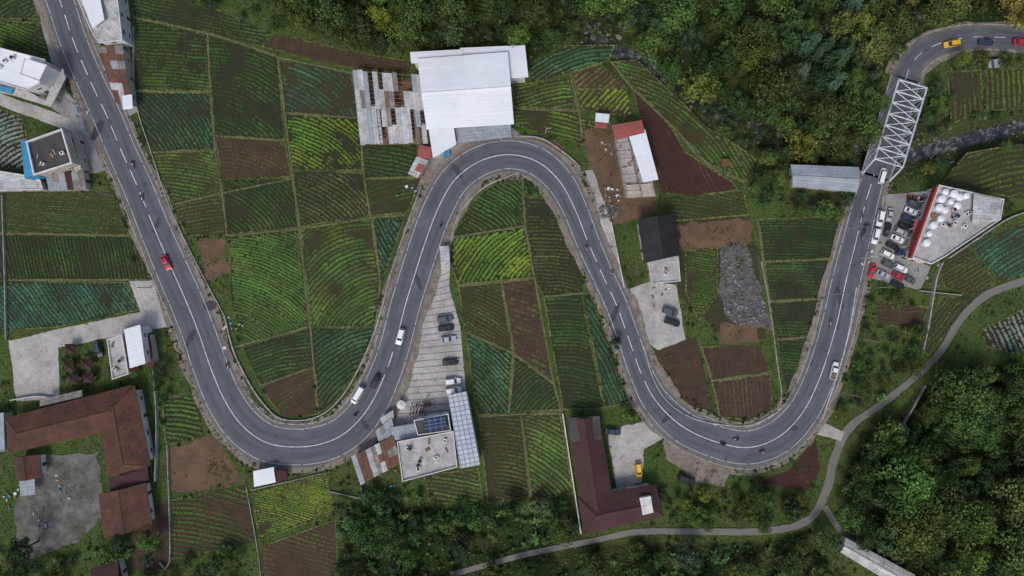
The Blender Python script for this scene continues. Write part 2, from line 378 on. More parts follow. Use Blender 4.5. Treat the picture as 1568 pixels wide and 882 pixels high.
for k,L in enumerate(SL):
    c=catmull(rp(L));x,y=c[:,0],c[:,1]
    strip('side_lane',c,c[:,2]*(.75+.5*fnoise(x,y,3,60)),-c[:,2]*(.75+.5*fnoise(x,y,3,70)),.185+.004*k,ASPH2 if k!=1 else CONC);occ_line(c,c[:,2]*.95)
# ================================================================= PAVED / DIRT PATCHES
DIRT=[('bare_soil',SOILC,[(893,198),(940,190),(962,300),(1005,300),(1010,330),(930,345),(905,300)],.8),
('bare_soil',SOILO,[(1025,340),(1150,330),(1160,400),(1175,520),(1120,525),(1040,455)],.8),
('rubble_ground',RUB,[(1105,375),(1140,370),(1158,420),(1182,505),(1120,495),(1100,450)],1.3),
('bare_soil',SOILB,[(1000,540),(1065,515),(1098,640),(1050,632),(1015,595)],.6),
('bare_soil',SOILC,[(1105,490),(1160,500),(1165,525),(1100,525)],1.2),
('bare_soil',SOILC,[(255,690),(330,665),(375,735),(290,755),(262,750)],1.5),
('bare_soil',SOILC,[(300,370),(345,365),(352,415),(318,430)],1.6),
('bare_soil',SOILR,[(1160,738),(1205,722),(1250,672),(1256,718),(1238,752)],.4),
('bare_soil',SOILB,[(200,780),(262,765),(265,870),(200,872)],1.5),
('gravel_verge',GRAV,[(1015,670),(1060,690),(1120,722),(1110,745),(1060,735),(1020,700)],.9),
('bare_soil',SOILC,[(1035,345),(1150,335),(1155,372),(1045,385)],1.4),
('bare_soil',SOILO,[(1210,295),(1300,298),(1290,320),(1215,318)],.8),
('gravel_verge',GRAV,[(630,300),(650,240),(690,225),(740,205),(700,235),(660,275)],.5),
('bare_soil',SOILC,[(800,205),(850,215),(895,260),(890,275),(850,240),(800,215)],.4)]
for i,(n,m,p,j) in enumerate(DIRT):
    pw=dens(PP(p),1.0,j);mb=MB();mb.poly(pw,.01+.004*i,m);mb.make(n)
    if m is GRAV: occ_poly(PP(p))
    else: occ_poly(PP(p),3)
PAVE=[('parking_lot',CONC,[(672,375),(690,378),(688,440),(705,500),(714,605),(700,640),(610,660),(590,650),(592,622),(625,525)],.05),
('parking_lot',CONC,[(952,447),(1000,430),(1035,436),(1050,520),(1008,536),(985,520)],.4),
('parking_lot',CONCD,[(1345,300),(1432,290),(1395,395),(1425,408),(1408,445),(1330,425),(1328,380)],.3),
('concrete_yard',CONC,[(198,430),(238,428),(262,500),(205,510),(150,520),(90,532),(92,612),(25,614),(14,522),(100,502),(215,478)],.4),
('concrete_yard',CONC,[(930,660),(1000,640),(1022,668),(985,688),(982,738),(945,750)],.4),
('mossy_yard',MOSSY,[(60,700),(150,690),(160,790),(120,830),(30,860),(20,780)],1.2),
('concrete_drive',CONC,[(-40,138),(0,143),(100,178),(146,182),(152,212),(90,195),(0,162),(-40,150)],.3),
('concrete_yard',CONCD,[(92,195),(150,210),(162,262),(118,270)],.4),
('forecourt',CONCD,[(690,200),(780,192),(800,208),(730,225),(690,240),(662,262),(660,240)],.2),
('forecourt',CONCD,[(160,10),(190,5),(212,170),(196,180)],.3),
('concrete_path',CONC,[(896,262),(908,260),(932,330),(958,440),(950,447),(925,370)],.3),
('concrete_yard',CONCD,[(60,-10),(90,70),(102,140),(145,185),(100,180),(60,150),(80,100),(55,0)],.3)]
for i,(n,m,p,j) in enumerate(PAVE):
    pw=dens(PP(p),1.5,j);mb=MB();mb.poly(pw,.126+.004*i,m);mb.make(n);occ_poly(PP(p))
JN=M('paving_joint',(.13,.125,.12),(.2,.19,.18),.8,.95)
mb=MB()
for y in range(412,640,10):
    xl=np.interp(y,[400,525,622,640],[668,627,594,594])+9; xr=np.interp(y,[400,440,500,605,640],[688,689,704,713,702])-1
    a=np.array(P(xl,y+2));c=np.array(P(xr,y-5));L=np.hypot(*(c-a));an=math.atan2(*(c-a)[::-1]);mm=(a+c)/2
    mb.box((*mm,.145),an,L,.2,.012,JN)
for A,C_ in[((634,525),(600,620)),((672,412),(634,525))]:
    a=np.array(P(*A));c=np.array(P(*C_));L=np.hypot(*(c-a));an=math.atan2(*(c-a)[::-1]);mb.box((*((a+c)/2),.148),an,L,.16,.012,JN)
mb.make('paving_joints')
# ================================================================= FIELDS
G=dict(green=(.085,.175,.03),bright=(.15,.27,.025),dark=(.055,.12,.03),teal=(.05,.15,.08),olive=(.10,.12,.035),pale=(.26,.34,.27),dk2=(.04,.09,.03),sage=(.06,.15,.065),clod=(.10,.062,.042),clodr=(.085,.04,.03))
FLD=[
([(207,28),(318,54),(322,140),(207,138)],4,.004,.95,.36,.34,'green',SOILD,.85),
([(209,141),(322,143),(328,228),(230,233),(211,190)],50,.006,1.05,.45,.36,'sage',SOILD,.85),
([(319,54),(425,88),(436,214),(329,207)],24,.018,1.15,.45,.38,'dark',SOILD,.85),
([(427,92),(537,113),(550,180),(436,172)],35,.020,1.2,.45,.38,'teal',SOILO,.85),
([(437,175),(550,183),(555,261),(448,260)],32,.020,1.0,.36,.38,'bright',SOILD,.92),
([(330,209),(437,217),(446,270),(341,275)],20,.016,1.1,.5,.26,'olive',SOILB,.75),
([(232,235),(330,231),(339,295),(263,312)],8,.008,.95,.36,.32,'green',SOILO,.85),
([(264,315),(340,297),(347,360),(286,360)],-8,.006,1.,.4,.28,'olive',SOILO,.85),
([(341,277),(447,273),(457,348),(349,358)],42,.020,1.1,.4,.38,'dark',SOILD,.9),
([(449,262),(556,265),(566,330),(460,347)],35,.022,1.1,.45,.33,'olive',SOILD,.85),
([(554,221),(638,221),(645,270),(558,273)],10,.012,1.1,.42,.34,'dark',SOILD,.85),
([(558,275),(644,273),(624,325),(568,331)],-15,.012,1.1,.42,.32,'dark',SOILO,.85),
([(351,362),(460,352),(472,499),(376,530),(356,470)],24,.012,.85,.34,.37,'green',SOILD,.92),
([(462,350),(568,335),(580,420),(576,500),(478,500)],-28,.026,1.15,.36,.42,'green',SOILO,.92),
([(571,333),(620,331),(583,435)],60,.006,1.1,.42,.38,'teal',SOILD,.85),
([(372,533),(473,502),(479,560),(400,590)],-12,.010,1.,.4,.32,'dark',SOILD,.85),
([(401,593),(480,562),(486,634),(440,638),(415,615)],-28,.014,1.05,.4,.28,'olive',SOILB,.85),
([(478,502),(576,502),(548,565),(510,618),(488,633)],-38,.018,1.15,.4,.4,'sage',SOILD,.92),
([(200,-40),(300,-40),(300,2),(415,50),(400,70),(320,50),(205,26)],12,.0,.9,.38,.32,'dark',SOILD,.8),
([(422,52),(540,80),(630,95),(628,112),(540,105),(402,72)],12,0,1.1,.6,.2,'olive',SOILB,.65),
([(716,322),(745,288),(800,275),(803,344),(694,362)],35,.022,1.05,.36,.36,'green',SOILD,.9),
([(693,365),(803,348),(817,424),(701,436),(691,400)],-50,.012,1.05,.38,.42,'bright',SOILD,.92),
([(804,302),(838,305),(866,350),(889,400),(893,447),(832,453),(818,422),(805,345)],6,.012,1.,.4,.32,'olive',SOILD,.88),
([(702,439),(767,433),(784,540),(713,507)],28,.010,.95,.4,.3,'olive',SOILO,.85),
([(769,433),(820,427),(846,584),(786,541)],20,.006,1.4,.9,.42,'olive',SOILB,.7),
([(833,456),(889,451),(924,624),(863,627)],6,.014,1.05,.4,.36,'dark',SOILD,.92),
([(893,452),(902,452),(937,540),(968,614),(927,624)],62,.006,1.05,.42,.4,'sage',SOILD,.92),
([(714,509),(784,543),(777,632),(731,635)],45,.012,1.05,.4,.36,'sage',SOILD,.88),
([(786,544),(847,588),(858,627),(779,631)],-40,.012,1.05,.4,.34,'dark',SOILD,.88),
([(734,638),(797,636),(811,760),(747,770)],8,.016,1.1,.4,.34,'olive',SOILO,.85),
([(800,636),(857,633),(877,754),(815,765)],35,.020,1.1,.4,.38,'green',SOILO,.88),
([(-60,295),(180,293),(200,360),(-60,355)],5,.0,.6,.36,.36,'green',SOILO,.8),
([(-60,358),(200,362),(222,400),(230,428),(-60,428)],78,.002,1.,.38,.32,'dark',SOILD,.88),
([(-60,431),(195,433),(213,474),(90,500),(-60,512)],55,.002,1.,.4,.4,'teal',SOILD,.92),
([(-60,28),(62,36),(84,92),(55,80),(-60,62)],20,.0,1.,.38,.36,'green',SOILD,.9),
([(-60,162),(0,166),(36,181),(42,215),(40,258),(-60,258)],-30,.02,1.2,.4,.42,'pale',SOILD,.9),
([(-60,-40),(44,-40),(60,30),(-60,25)],-30,.006,1.1,.45,.34,'dark',SOILD,.8),
([(248,610),(300,605),(313,668),(255,680)],8,.006,1.3,.36,.4,'green',SOILD,.9),
([(263,766),(378,742),(392,829),(262,856)],12,.008,1.3,.4,.38,'green',SOILB,.85),
([(387,753),(503,722),(514,784),(398,826)],14,.0,.6,.32,.36,'bright',SOILO,.9),
([(402,836),(514,796),(520,930),(402,930)],14,.005,1.2,.45,.3,'olive',SOILB,.75),
([(1161,336),(1289,331),(1284,395),(1170,400)],3,.004,.85,.36,.32,'dark',SOILD,.92),
([(1171,402),(1280,397),(1264,455),(1178,461)],3,.004,.85,.36,.32,'dark',SOILD,.92),
([(1179,464),(1261,458),(1244,514),(1190,519)],3,.004,.85,.36,.32,'dark',SOILD,.92),
([(1191,522),(1242,517),(1228,560),(1205,598),(1196,560)],3,.0,.85,.36,.32,'dark',SOILD,.92),
([(1074,531),(1164,529),(1179,569),(1090,582)],86,.0,1.1,.3,.3,'clod',SOILB,.9),
([(1092,585),(1179,573),(1182,629),(1150,643),(1102,638)],86,.0,1.1,.3,.3,'clod',SOILB,.9),
([(1016,302),(1138,292),(1146,329),(1026,339)],10,.008,1.,.4,.32,'dark',SOILO,.88),
([(968,138),(1000,162),(1035,207),(1047,232),(1122,280),(1128,290),(1093,298),(1012,296),(990,200)],58,.004,1.1,.32,.28,'clodr',SOILR,.9),
([(786,132),(868,120),(884,168),(786,163)],-12,.014,1.05,.38,.36,'green',SOILO,.9),
([(786,166),(885,171),(892,222),(860,215),(786,190)],8,.016,1.05,.38,.36,'green',SOILO,.9),
([(876,112),(920,98),(958,132),(930,138),(882,136)],-40,.0,1.3,.4,.4,'olive',SOILB,.9),
([(882,138),(958,134),(970,180),(888,166)],-50,.0,1.3,.4,.44,'bright',SOILB,.9),
([(936,95),(975,93),(1082,193),(1165,248),(1140,278),(1080,248),(1040,205),(970,133)],38,.01,1.1,.36,.38,'green',SOILO,.88),
([(810,100),(870,70),(940,70),(932,93),(870,112),(812,128)],-20,.016,1.1,.38,.36,'sage',SOILD,.88),
([(1450,112),(1500,108),(1504,168),(1456,190)],88,.0,1.4,.45,.36,'olive',SOILO,.8),
([(1506,107),(1640,104),(1640,160),(1508,170)],88,.0,1.4,.4,.42,'green',SOILO,.8),
([(1480,372),(1640,320),(1640,410),(1530,430)],-32,.004,1.2,.4,.42,'teal',SOILO,.9),
([(1434,402),(1476,374),(1523,430),(1500,450),(1445,440)],-30,.0,1.05,.4,.32,'olive',SOILO,.85),
([(1502,505),(1568,472),(1640,450),(1640,565),(1568,548),(1510,530)],62,.0,1.4,.42,.46,'pale',SOILD,.8),
([(1340,462),(1420,470),(1410,500),(1345,498)],5,0,1.1,.42,.3,'olive',SOILB,.8),
([(1440,455),(1495,455),(1455,500),(1420,545),(1412,530)],-50,.0,1.1,.42,.34,'green',SOILO,.85),
([(1555,222),(1480,235),(1440,280),(1640,320),(1640,215)],-12,.006,1.5,.45,.4,'green',SOILO,.8),
([(650,728),(732,718),(740,770),(660,770)],10,0,1.1,.4,.36,'green',SOILO,.85),
([(880,185),(888,180),(935,190),(892,200)],10,0,1.,.4,.34,'green',SOILO,.8),
([(1050,385),(1098,380),(1098,450),(1070,490),(1050,450)],10,0,.7,.36,.34,'green',SOILO,.85),
([(640,0),(760,0),(750,30),(650,35)],10,0,1.1,.4,.36,'green',SOILO,.9),
]
def rosette(nl,L,W,seed,up=.35):
    r=np.random.RandomState(seed);V=[];F=[];C=[]
    for i in range(nl):
        a=2*math.pi*i/nl+r.uniform(-.3,.3);l=L*r.uniform(.75,1.1);d=np.array([math.cos(a),math.sin(a)]);n=np.array([-d[1],d[0]])
        k=len(V);z=up*r.uniform(.6,1.3)
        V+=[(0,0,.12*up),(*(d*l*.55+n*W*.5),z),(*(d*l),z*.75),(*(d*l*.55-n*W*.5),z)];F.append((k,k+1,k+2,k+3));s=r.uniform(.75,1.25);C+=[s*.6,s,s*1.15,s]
    return np.array(V),np.array(F),np.array(C)
PL=[rosette(6,1.,.8,1),rosette(5,1.05,.75,2),rosette(6,1.,.7,3,.6)]
BUND=[]
for i,(pts,ang,cv,sp,st,sz,ck,soil,dn) in enumerate(FLD):
    pw=PP(pts);z=.06+.005*(i%12);A=np.array(pw)
    mb=MB();mb.poly(dens(pw,1.5,.25),z,soil);fo=mb.make('vegetable_field',origin=True)
    occ_poly(pw,2)
    c=A.mean(0);a=math.radians(-ang);d=np.array([math.cos(a),math.sin(a)]);n=np.array([-d[1],d[0]])
    Rr=np.max(np.hypot(*(A-c).T))+2
    sp=sp*1.0
    v=np.arange(-Rr*1.8,Rr*1.8,sp);u=np.arange(-Rr,Rr,st);U,Vv=np.meshgrid(u,v)
    U=U+R.uniform(-.3,.3,U.shape)*st;b=Vv-cv*U*U+R.normal(0,.045,U.shape)+(fnoise(U+i*50,Vv,14,3)-.5)*1.8+(fnoise(U+i*20,Vv,5,13)-.5)*.5
    rowb=np.repeat(R.uniform(.75,1.25,len(v))[:,None],len(u),1).ravel()
    X=c[0]+U*d[0]+b*n[0];Y=c[1]+U*d[1]+b*n[1]
    X=X.ravel();Y=Y.ravel();k=pip(X,Y,pw)&(R.rand(X.size)<dn)
    nb=fnoise(X,Y,7,8+i%5);k&=(nb>.25+R.rand(X.size)*.1)
    k&=(occ(X,Y)==2)
    X=X[k];Y=Y[k];nb=nb[k];rowb=rowb[k]
    ed=pdist(X,Y,pw+[pw[0]]);q=ed>.4;X=X[q];Y=Y[q];nb=nb[q];rowb=rowb[q];N=len(X)
    if N==0: continue
    col=np.array(G[ck])[None]*(0.5+.9*nb[:,None])*R.uniform(.8,1.2,(N,1))*rowb[:,None]
    if not ck.startswith('clod'):
        hue=fnoise(X,Y,6,20);col[:,0]*=(.6+.95*hue);col*=(.7+.6*fnoise(X,Y,22,25))[:,None]
    rad=np.minimum(sz*(.65+.7*nb),sp*.43)
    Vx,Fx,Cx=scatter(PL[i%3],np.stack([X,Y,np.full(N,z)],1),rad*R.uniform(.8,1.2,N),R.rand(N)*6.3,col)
    me=fast_mesh('crop_rows',Vx-np.array(fo.location),Fx,Cx,CROP);link(bpy.data.objects.new('crop_rows',me),fo)
    BUND+=dens(pw,.22,.12)
PATHS=[[(318,52),(322,140),(330,232),(340,296),(348,362)],[(426,90),(436,173),(447,262),(458,348),(475,500),(487,636)],[(540,112),(552,200),(557,270),(568,333)],
[(228,234),(330,230)],[(262,314),(340,296),(447,274)],[(350,361),(460,350),(568,334),(625,328)],[(358,532),(475,501)],[(395,592),(480,562)],[(557,274),(645,271)],[(208,140),(322,142)],[(330,208),(437,216)],[(435,173),(550,181)],
[(800,275),(804,345),(818,424),(848,586),(862,630)],[(692,364),(803,346)],[(700,438),(819,425)],[(832,455),(893,449)],[(768,432),(786,542),(779,632)],[(712,508),(786,542),(848,588)],[(732,637),(798,634),(862,629)],[(798,636),(813,764)],
[(1160,334),(1168,400),(1180,465)],[(1170,401),(1283,396)],[(1178,462),(1264,457)],[(1190,520),(1245,516)],[(1073,530),(1090,583),(1102,640)],[(1090,583),(1181,571)],[(568,333),(581,420),(577,500)],
[(200,361),(10,357)],[(12,429),(232,429)],[(786,131),(786,164),(890,170)],[(872,110),(886,170),(893,224)],[(935,94),(968,135),(1040,205),(1080,250),(1140,280)],[(425,88),(540,112)],[(205,27),(320,52),(425,86)]]
for i,L in enumerate(PATHS):
    c=catmull([(*p,0) for p in PP(L)],1.);x,y=c[:,0],c[:,1]
    strip('field_path',c,.1+.3*fnoise(x,y,2.5,60+i%7),-(.1+.3*fnoise(x,y,2.5,70+i%7)),.128+.0018*i,PATHM)
B=np.array(BUND);B=B[occ(B[:,0],B[:,1])!=1];N=len(B)
fb=fnoise(B[:,0],B[:,1],9,33);B=B[fb>.3+R.rand(N)*.3];N=len(B)
cl=np.array([.17,.19,.06])[None]*R.uniform(.5,1.5,(N,1))*(.5+fnoise(B[:,0],B[:,1],9,33))[:,None]
Vx,Fx,Cx=scatter(PL[2],np.stack([B[:,0],B[:,1],np.full(N,.1)],1),R.uniform(.1,.34,N),R.rand(N)*6,cl)
link(bpy.data.objects.new('field_border_weeds',fast_mesh('field_border_weeds',Vx,Fx,Cx,CROP)))
# ================================================================= BUILDINGS
def expand(pts,e):
    c=np.mean(pts,0);out=[]
    for p in pts:
        d=np.array(p)-c;L=np.hypot(*d);out.append(tuple(c+d*(L+e*1.3)/L))
    return out
class Bld:
    def __init__(s,name,x,y): s.e=empty(name,(*P(x,y),0))
    def walls(s,pts,h,mat,win=True,inset=.5,z0=-.05):
        pts=[tuple(p) for p in pts];n=len(pts)
        if sum(pts[i][0]*pts[(i+1)%n][1]-pts[(i+1)%n][0]*pts[i][1] for i in range(n))<0: pts=pts[::-1]
        mb=MB();mb.prism(pts,z0,h,mat);mb.make('walls',s.e)
        occ_poly(expand(pts,.8))
        if not win: return
        wb=MB()
        for i in range(n):
            a=np.array(pts[i]);b=np.array(pts[(i+1)%n]);L=np.hypot(*(b-a))
            if L<2.4: continue
            d=(b-a)/L;nn=np.array([d[1],-d[0]]);ang=math.atan2(d[1],d[0]);k=max(1,int(L/4.2))
            for fl in range(max(1,int(h/2.9))):
                for j in range(k):
                    q=a+d*L*(j+.5)/k;z=1.5+fl*2.9
                    if z>h-.7: continue
                    if fl==0 and j==k//2:
                        c=q+nn*.03;wb.box((*c,1.05),ang,1.15,.08,2.2,FRAME);c=q+nn*.06;wb.box((*c,1.02),ang,.95,.08,2.05,DOOR)
                    else:
                        c=q+nn*.03;wb.box((*c,z),ang,1.3,.08,1.15,FRAME);c=q+nn*.06;wb.box((*c,z),ang,1.05,.08,.9,GLASS)
                        c=q+nn*.08;wb.box((*c,z),ang,.06,.08,.9,FRAME)
        if wb.f: wb.make('windows_and_doors',s.e)
    def gable(s,q,h,rise,mat,axis=0,over=.5,hip=0.,name='roof'):
        q=expand(q,over)
        if axis: q=q[1:]+q[:1]
        a,b,c,d=[np.array(p) for p in q]
        r0=(a+d)/2;r1=(b+c)/2
        if hip: r0,r1=r0+(r1-r0)*hip,r1+(r0-r1)*hip
        T=[(*a,h),(*b,h),(*c,h),(*d,h),(*r0,h+rise),(*r1,h+rise)];Bm=[(x,y,z-.2) for x,y,z in T[:4]]
        mb=MB();fs=[(0,1,5,4),(2,3,4,5),(1,2,5),(3,0,4)]
        V=[Vector(t) for t in T]
        fs2=[]
        for f in fs:
            nrm=(V[f[1]]-V[f[0]]).cross(V[f[2]]-V[f[0]])
            fs2.append(f if nrm.z>=-1e-6 else f[::-1])
        mb.add(T,fs2,mat);mb.add(T[:4]+Bm,[(0,1,5,4),(1,2,6,5),(2,3,7,6),(3,0,4,7),(4,5,6,7)],mat)
        mb.beam((*r0,h+rise+.02),(*r1,h+rise+.02),.22,mat)
        if hip:
            for p,r in((a,r0),(d,r0),(b,r1),(c,r1)): mb.beam((*p,h+.02),(*r,h+rise+.02),.16,mat)
        mb.make(name,s.e)
    def flat(s,q,h,mat,par=.5,pmat=None,name='roof_slab',pw=.22):
        mb=MB();mb.prism(expand(q,.1),h,h+.12,mat);
        if par:
            n=len(q)
            for i in range(n):
                a=np.array(q[i]);b=np.array(q[(i+1)%n]);L=np.hypot(*(b-a));ang=math.atan2(*(b-a)[::-1]);c=(a+b)/2
                mb.box((*c,h+.12+par/2+.003*i),ang,L-pw,pw,par,pmat or mat)
                mb.box((*a,h+.12+par/2+.03),ang,pw*1.15,pw*1.15,par+.05,pmat or mat)
        mb.make(name,s.e)
    def shed(s,q,h,dh,mat,over=.3,th=.1,name='sheet_roof'):
        q=expand(q,over);hh=[h,h,h+dh,h+dh];T=[(*p,z) for p,z in zip(q,hh)]
        A=[Vector(t) for t in T];nrm=(A[1]-A[0]).cross(A[2]-A[0])
        if nrm.z<0: T=T[::-1]
        mb=MB();mb.add(T+[(x,y,z-th) for x,y,z in T],[(0,1,2,3),(7,6,5,4),(0,4,5,1),(1,5,6,2),(2,6,7,3),(3,7,4,0)],mat);mb.make(name,s.e)
    def patch(s,q,h,n,m,pal,probs,dh=0.,miss=.0,name='patchwork_roof'):
        a,b,c,d=[np.array(p) for p in q];mb=MB()
        for i in range(n):
            colm=R.choice(len(pal),p=probs)
            for j in range(m):
                if R.rand()<miss: continue
                def pt(u,v): return (a*(1-u)+b*u)*(1-v)+(d*(1-u)+c*u)*v
                e=.03;u0,u1,v0,v1=i/n-e/n,(i+1)/n+e/n*R.uniform(-1.5,1),j/m-e*R.rand()*3/m,(j+1)/m+e*3*R.rand()/m
                zz=h+dh*(j/m)+R.uniform(0,.12)+.01*(i%3)
                ps=[pt(u0,v0),pt(u1,v0),pt(u1,v1),pt(u0,v1)]
                mat=pal[R.choice(len(pal),p=probs) if R.rand()<.5 else colm]
                zs=[zz,zz,zz+dh/m,zz+dh/m];T=[(*p,w) for p,w in zip(ps,zs)]
                if (Vector(T[1])-Vector(T[0])).cross(Vector(T[2])-Vector(T[0])).z<0: T=T[::-1]
                mb.add(T+[(x,y,w-.04) for x,y,w in T],[(0,1,2,3),(7,6,5,4),(0,4,5,1),(1,5,6,2),(2,6,7,3),(3,7,4,0)],mat)
        mb.make(name,s.e)
def sub(q,u0,u1,v0,v1):
    a,b,c,d=[np.array(p) for p in q]
    f=lambda u,v:tuple((a*(1-u)+b*u)*(1-v)+(d*(1-u)+c*u)*v)
    return [f(u0,v0),f(u1,v0),f(u1,v1),f(u0,v1)]
def roofclutter(b,q,h,n,seed):
    r=np.random.RandomState(seed);mb=MB()
    for i in range(n):
        u,v=r.uniform(.15,.85,2);p=sub(q,u,u,v,v)[0];a=r.rand()*3;k=r.randint(4)
        if k==0: mb.box((*p,h+.5),a,1.1,.8,.8,FRAME);mb.cyl((*p,h+.9),(*p,h+.95),.3,.3,10,BLACKP)
        elif k==1: mb.box((*p,h+.3),a,r.uniform(.5,1.5),r.uniform(.4,.9),.4,WOOD)
        elif k==2: mb.cyl((*p,h+.12),(*p,h+1.3),.5,.5,12,BLUEP if r.rand()<.3 else FRAME);mb.cyl((*p,h+1.3),(*p,h+1.5),.5,.15,12,BLACKP)
        else: mb.box((*p,h+.22),a,r.uniform(.8,2),.15,.2,STEEL)
    mb.make('roof_clutter',b.e)
b=Bld('white_warehouse',712,140)
h=7.;q=PP([(642,92),(775,82),(784,188),(656,196)],h)
b.walls(expand(q,-.5),h,WHITE2);b.gable(q,h,1.2,WHITE,axis=0)
q=PP([(706,74),(802,70),(807,118),(712,124)],5.8);b.walls(expand(q,-.4),5.6,WHITE2);b.shed(q,5.7,.5,WHITE,name='rear_roof')
q=PP([(630,80),(706,76),(708,92),(632,97)],6);b.walls(expand(q,-.3),5.9,WHITE2,False);b.shed(q,6,.3,WHITE,name='rear_roof_left')
q=PP([(656,188),(692,186),(697,220),(664,240)],5);b.walls(expand(q,-.4),4.8,WHITE2);b.shed(q,4.9,.4,WHITE,name='side_roof')
q=PP([(696,197),(782,190),(783,210),(700,220)],3.5);b.shed(q,3.4,.3,GREYM,over=0,name='porch_roof')
mb=MB()
for t in np.linspace(0,1,6):
    p=sub(q,t,t,.9,.9)[0];mb.cyl((*p,0),(*p,3.5),.1,.1,8,STEEL)
mb.make('porch_posts',b.e)
b2=Bld('patchwork_shed',597,165);h=4
q=PP([(540,108),(645,116),(655,218),(552,220)],h);b2.walls(expand(q,-.6),.4,WOOD,False)
b2.patch(q,h,14,4,[WHITED,RUST2,GREYM,WOOD],[.62,.2,.1,.08],miss=.2)
b2.patch(sub(q,0,1,.45,1),h-.35,18,2,[WHITED,RUST2,RUST],[.3,.4,.3],miss=.5,name='lower_roof_sheets')
mb=MB()
for u in np.linspace(0,1,8):
    for v in np.linspace(0,1,6): p=sub(q,u,u,v,v)[0];mb.cyl((*p,0),(*p,h-.1),.07,.07,6,WOOD)
    A,C_=sub(q,u,u,0,1)[0],sub(q,u,u,0,1)[2];mb.beam((*A,h-.12),(*C_,h-.12),.12,WOOD)
for v in np.linspace(0,1,18):
    A,C_=sub(q,0,1,v,v)[0],sub(q,0,1,v,v)[1];mb.beam((*A,h-.25),(*C_,h-.25),.12,WOOD)
mb.make('timber_frame',b2.e)
b=Bld('building_under_construction',972,245);h=6.5
q=PP([(944,208),(985,202),(1006,298),(962,300)],h);b.walls(expand(q,-.2),h-3,CREAM)
b.flat(q,h-3,ROOFC,.3,CREAM)
b.shed(PP([(963,205),(988,200),(1007,273),(985,277)],h+.3),h,.4,WHITE,name='white_roof')
b.shed(PP([(939,192),(981,185),(985,203),(944,213)],h),h-.2,.4,PINKR,name='red_roof')
mb=MB();qq=sub(q,-.08,1.05,-.02,1.04)
for v in np.linspace(0,1,9):
    for u in(0,.5,1):
        p=sub(qq,u,u,v,v)[0];mb.beam((*p,0),(*p,h-.4 if u<1 else h-2),.13,WOOD)
    A,C_=sub(qq,0,.5,v,v)[0],sub(qq,0,.5,v,v)[1];mb.beam((*A,h-.5),(*C_,h-.5),.13,WOOD)
for u in(0,.5,1):
    for z in(2,3.9,h-.7):
        A,C_=sub(qq,u,u,0,1)[0],sub(qq,u,u,0,1)[2];mb.beam((*A,z),(*C_,z),.12,WOOD)
q3=sub(q,.05,.95,.8,1.);mb.prism(q3,h-2.8,h-2.2,CREAM)
for k in range(22):
    u_,v_=R.uniform(.05,.95),R.uniform(.1,.95);p=sub(q,u_,u_,v_,v_)[0];mb.box((*p,h-2.6),R.rand()*3,R.uniform(.4,2),.3,.2,WOOD if k%2 else CREAM)
mb.make('scaffolding',b.e)
b=Bld('small_kiosk',921,185);q=PP([(913,173),(933,175),(931,188),(912,186)],2.6);b.walls(expand(q,-.2),2.4,REDP);b.shed(q,2.5,.3,WHITE,.1)
b.shed(PP([(911,187),(929,189),(928,197),(911,195)],2.2),2.1,.2,PINKR,.05,name='awning')
b=Bld('black_roof_house',1008,385);h=6
q=PP([(979,338),(1030,331),(1039,388),(988,400)],h);b.walls(expand(q,-.5),h,WHITE2);b.gable(q,h,2.2,BLACKR,axis=1)
q=PP([(992,398),(1038,392),(1041,430),(998,434)],3.6);b.walls(expand(q,-.2),3.5,CREAM);b.flat(q,3.5,ROOFC,.4,WHITE2);roofclutter(b,q,3.6,4,3)
b.shed(sub(q,.0,1.,.0,.35),4.6,.3,WHITED,0,name='terrace_roof')
b=Bld('metal_roof_shed',1262,272);h=4;q=PP([(1214,253),(1312,257),(1309,293),(1217,285)],h);b.walls(expand(q,-.4),h,CREAM);b.gable(q,h,.8,GREYM,axis=0)
b=Bld('red_parapet_restaurant',1465,340);h=5.5
qp=PP([(1436,284),(1534,306),(1529,336),(1446,392),(1424,404),(1396,394)],h);b.walls(expand(qp,-.3),h,WHITE2);b.flat(qp,h,ROOFC,.7,WHITE2)
mb=MB()
for A,C_,off in(((1396,394),(1436,284),(-.35,-.12)),):
    a=np.array(P(*A,h));c=np.array(P(*C_,h));L=np.hypot(*(c-a));an=math.atan2(*(c-a)[::-1]);mm=(a+c)/2+np.array(off)
    mb.box((*mm,h-.2),an,L,.6,1.9,REDP)
    for t in np.linspace(.05,.95,8):
        p=a+(c-a)*t+np.array([-1.3,-.45]);mb.cyl((*p,0),(*p,3.),.12,.12,8,WHITE2)
mb.make('red_fascia',b.e)
mb=MB()
for x,y in[(1447,294),(1461,297),(1442,305),(1455,309),(1470,302),(1437,318),(1449,322),(1432,332),(1428,345),(1440,335),(1425,358),(1420,372),(1480,300),(1465,315)]:
    p=P(x+R.uniform(-2,2),y,h+1);r_=R.uniform(.75,1.1)
    if R.rand()<.8: mb.cyl((*p,h+.12),(*p,h+1.2),r_,r_,16,WHITE);mb.cyl((*p,h+1.2),(*p,h+1.5),r_,.2,16,WHITE)
    else: mb.cyl((*p,h+.8),(*p,h+.88),r_,r_,16,WOOD);mb.cyl((*p,h+.1),(*p,h+.8),.1,.1,8,STEEL)
mb.make('water_tanks',b.e);roofclutter(b,PP([(1440,300),(1500,310),(1490,350),(1420,370)],h),h,16,8)
b.shed(PP([(1492,296),(1534,306),(1530,338),(1488,345)],h+1.6),h+1.4,.4,WHITED,0,name='roof_room')
b.shed(PP([(1392,385),(1402,335),(1410,338),(1402,398)],3.2),3,.4,PINKR,0,name='entrance_awning')
b=Bld('roadside_restaurant',655,685);h=5.5
q=PP([(609,676),(694,660),(700,714),(617,736)],h);b.walls(expand(q,-.2),h,WHITE2);b.flat(q,h,ROOFC,.6,WHITE2);roofclutter(b,q,h,14,5)
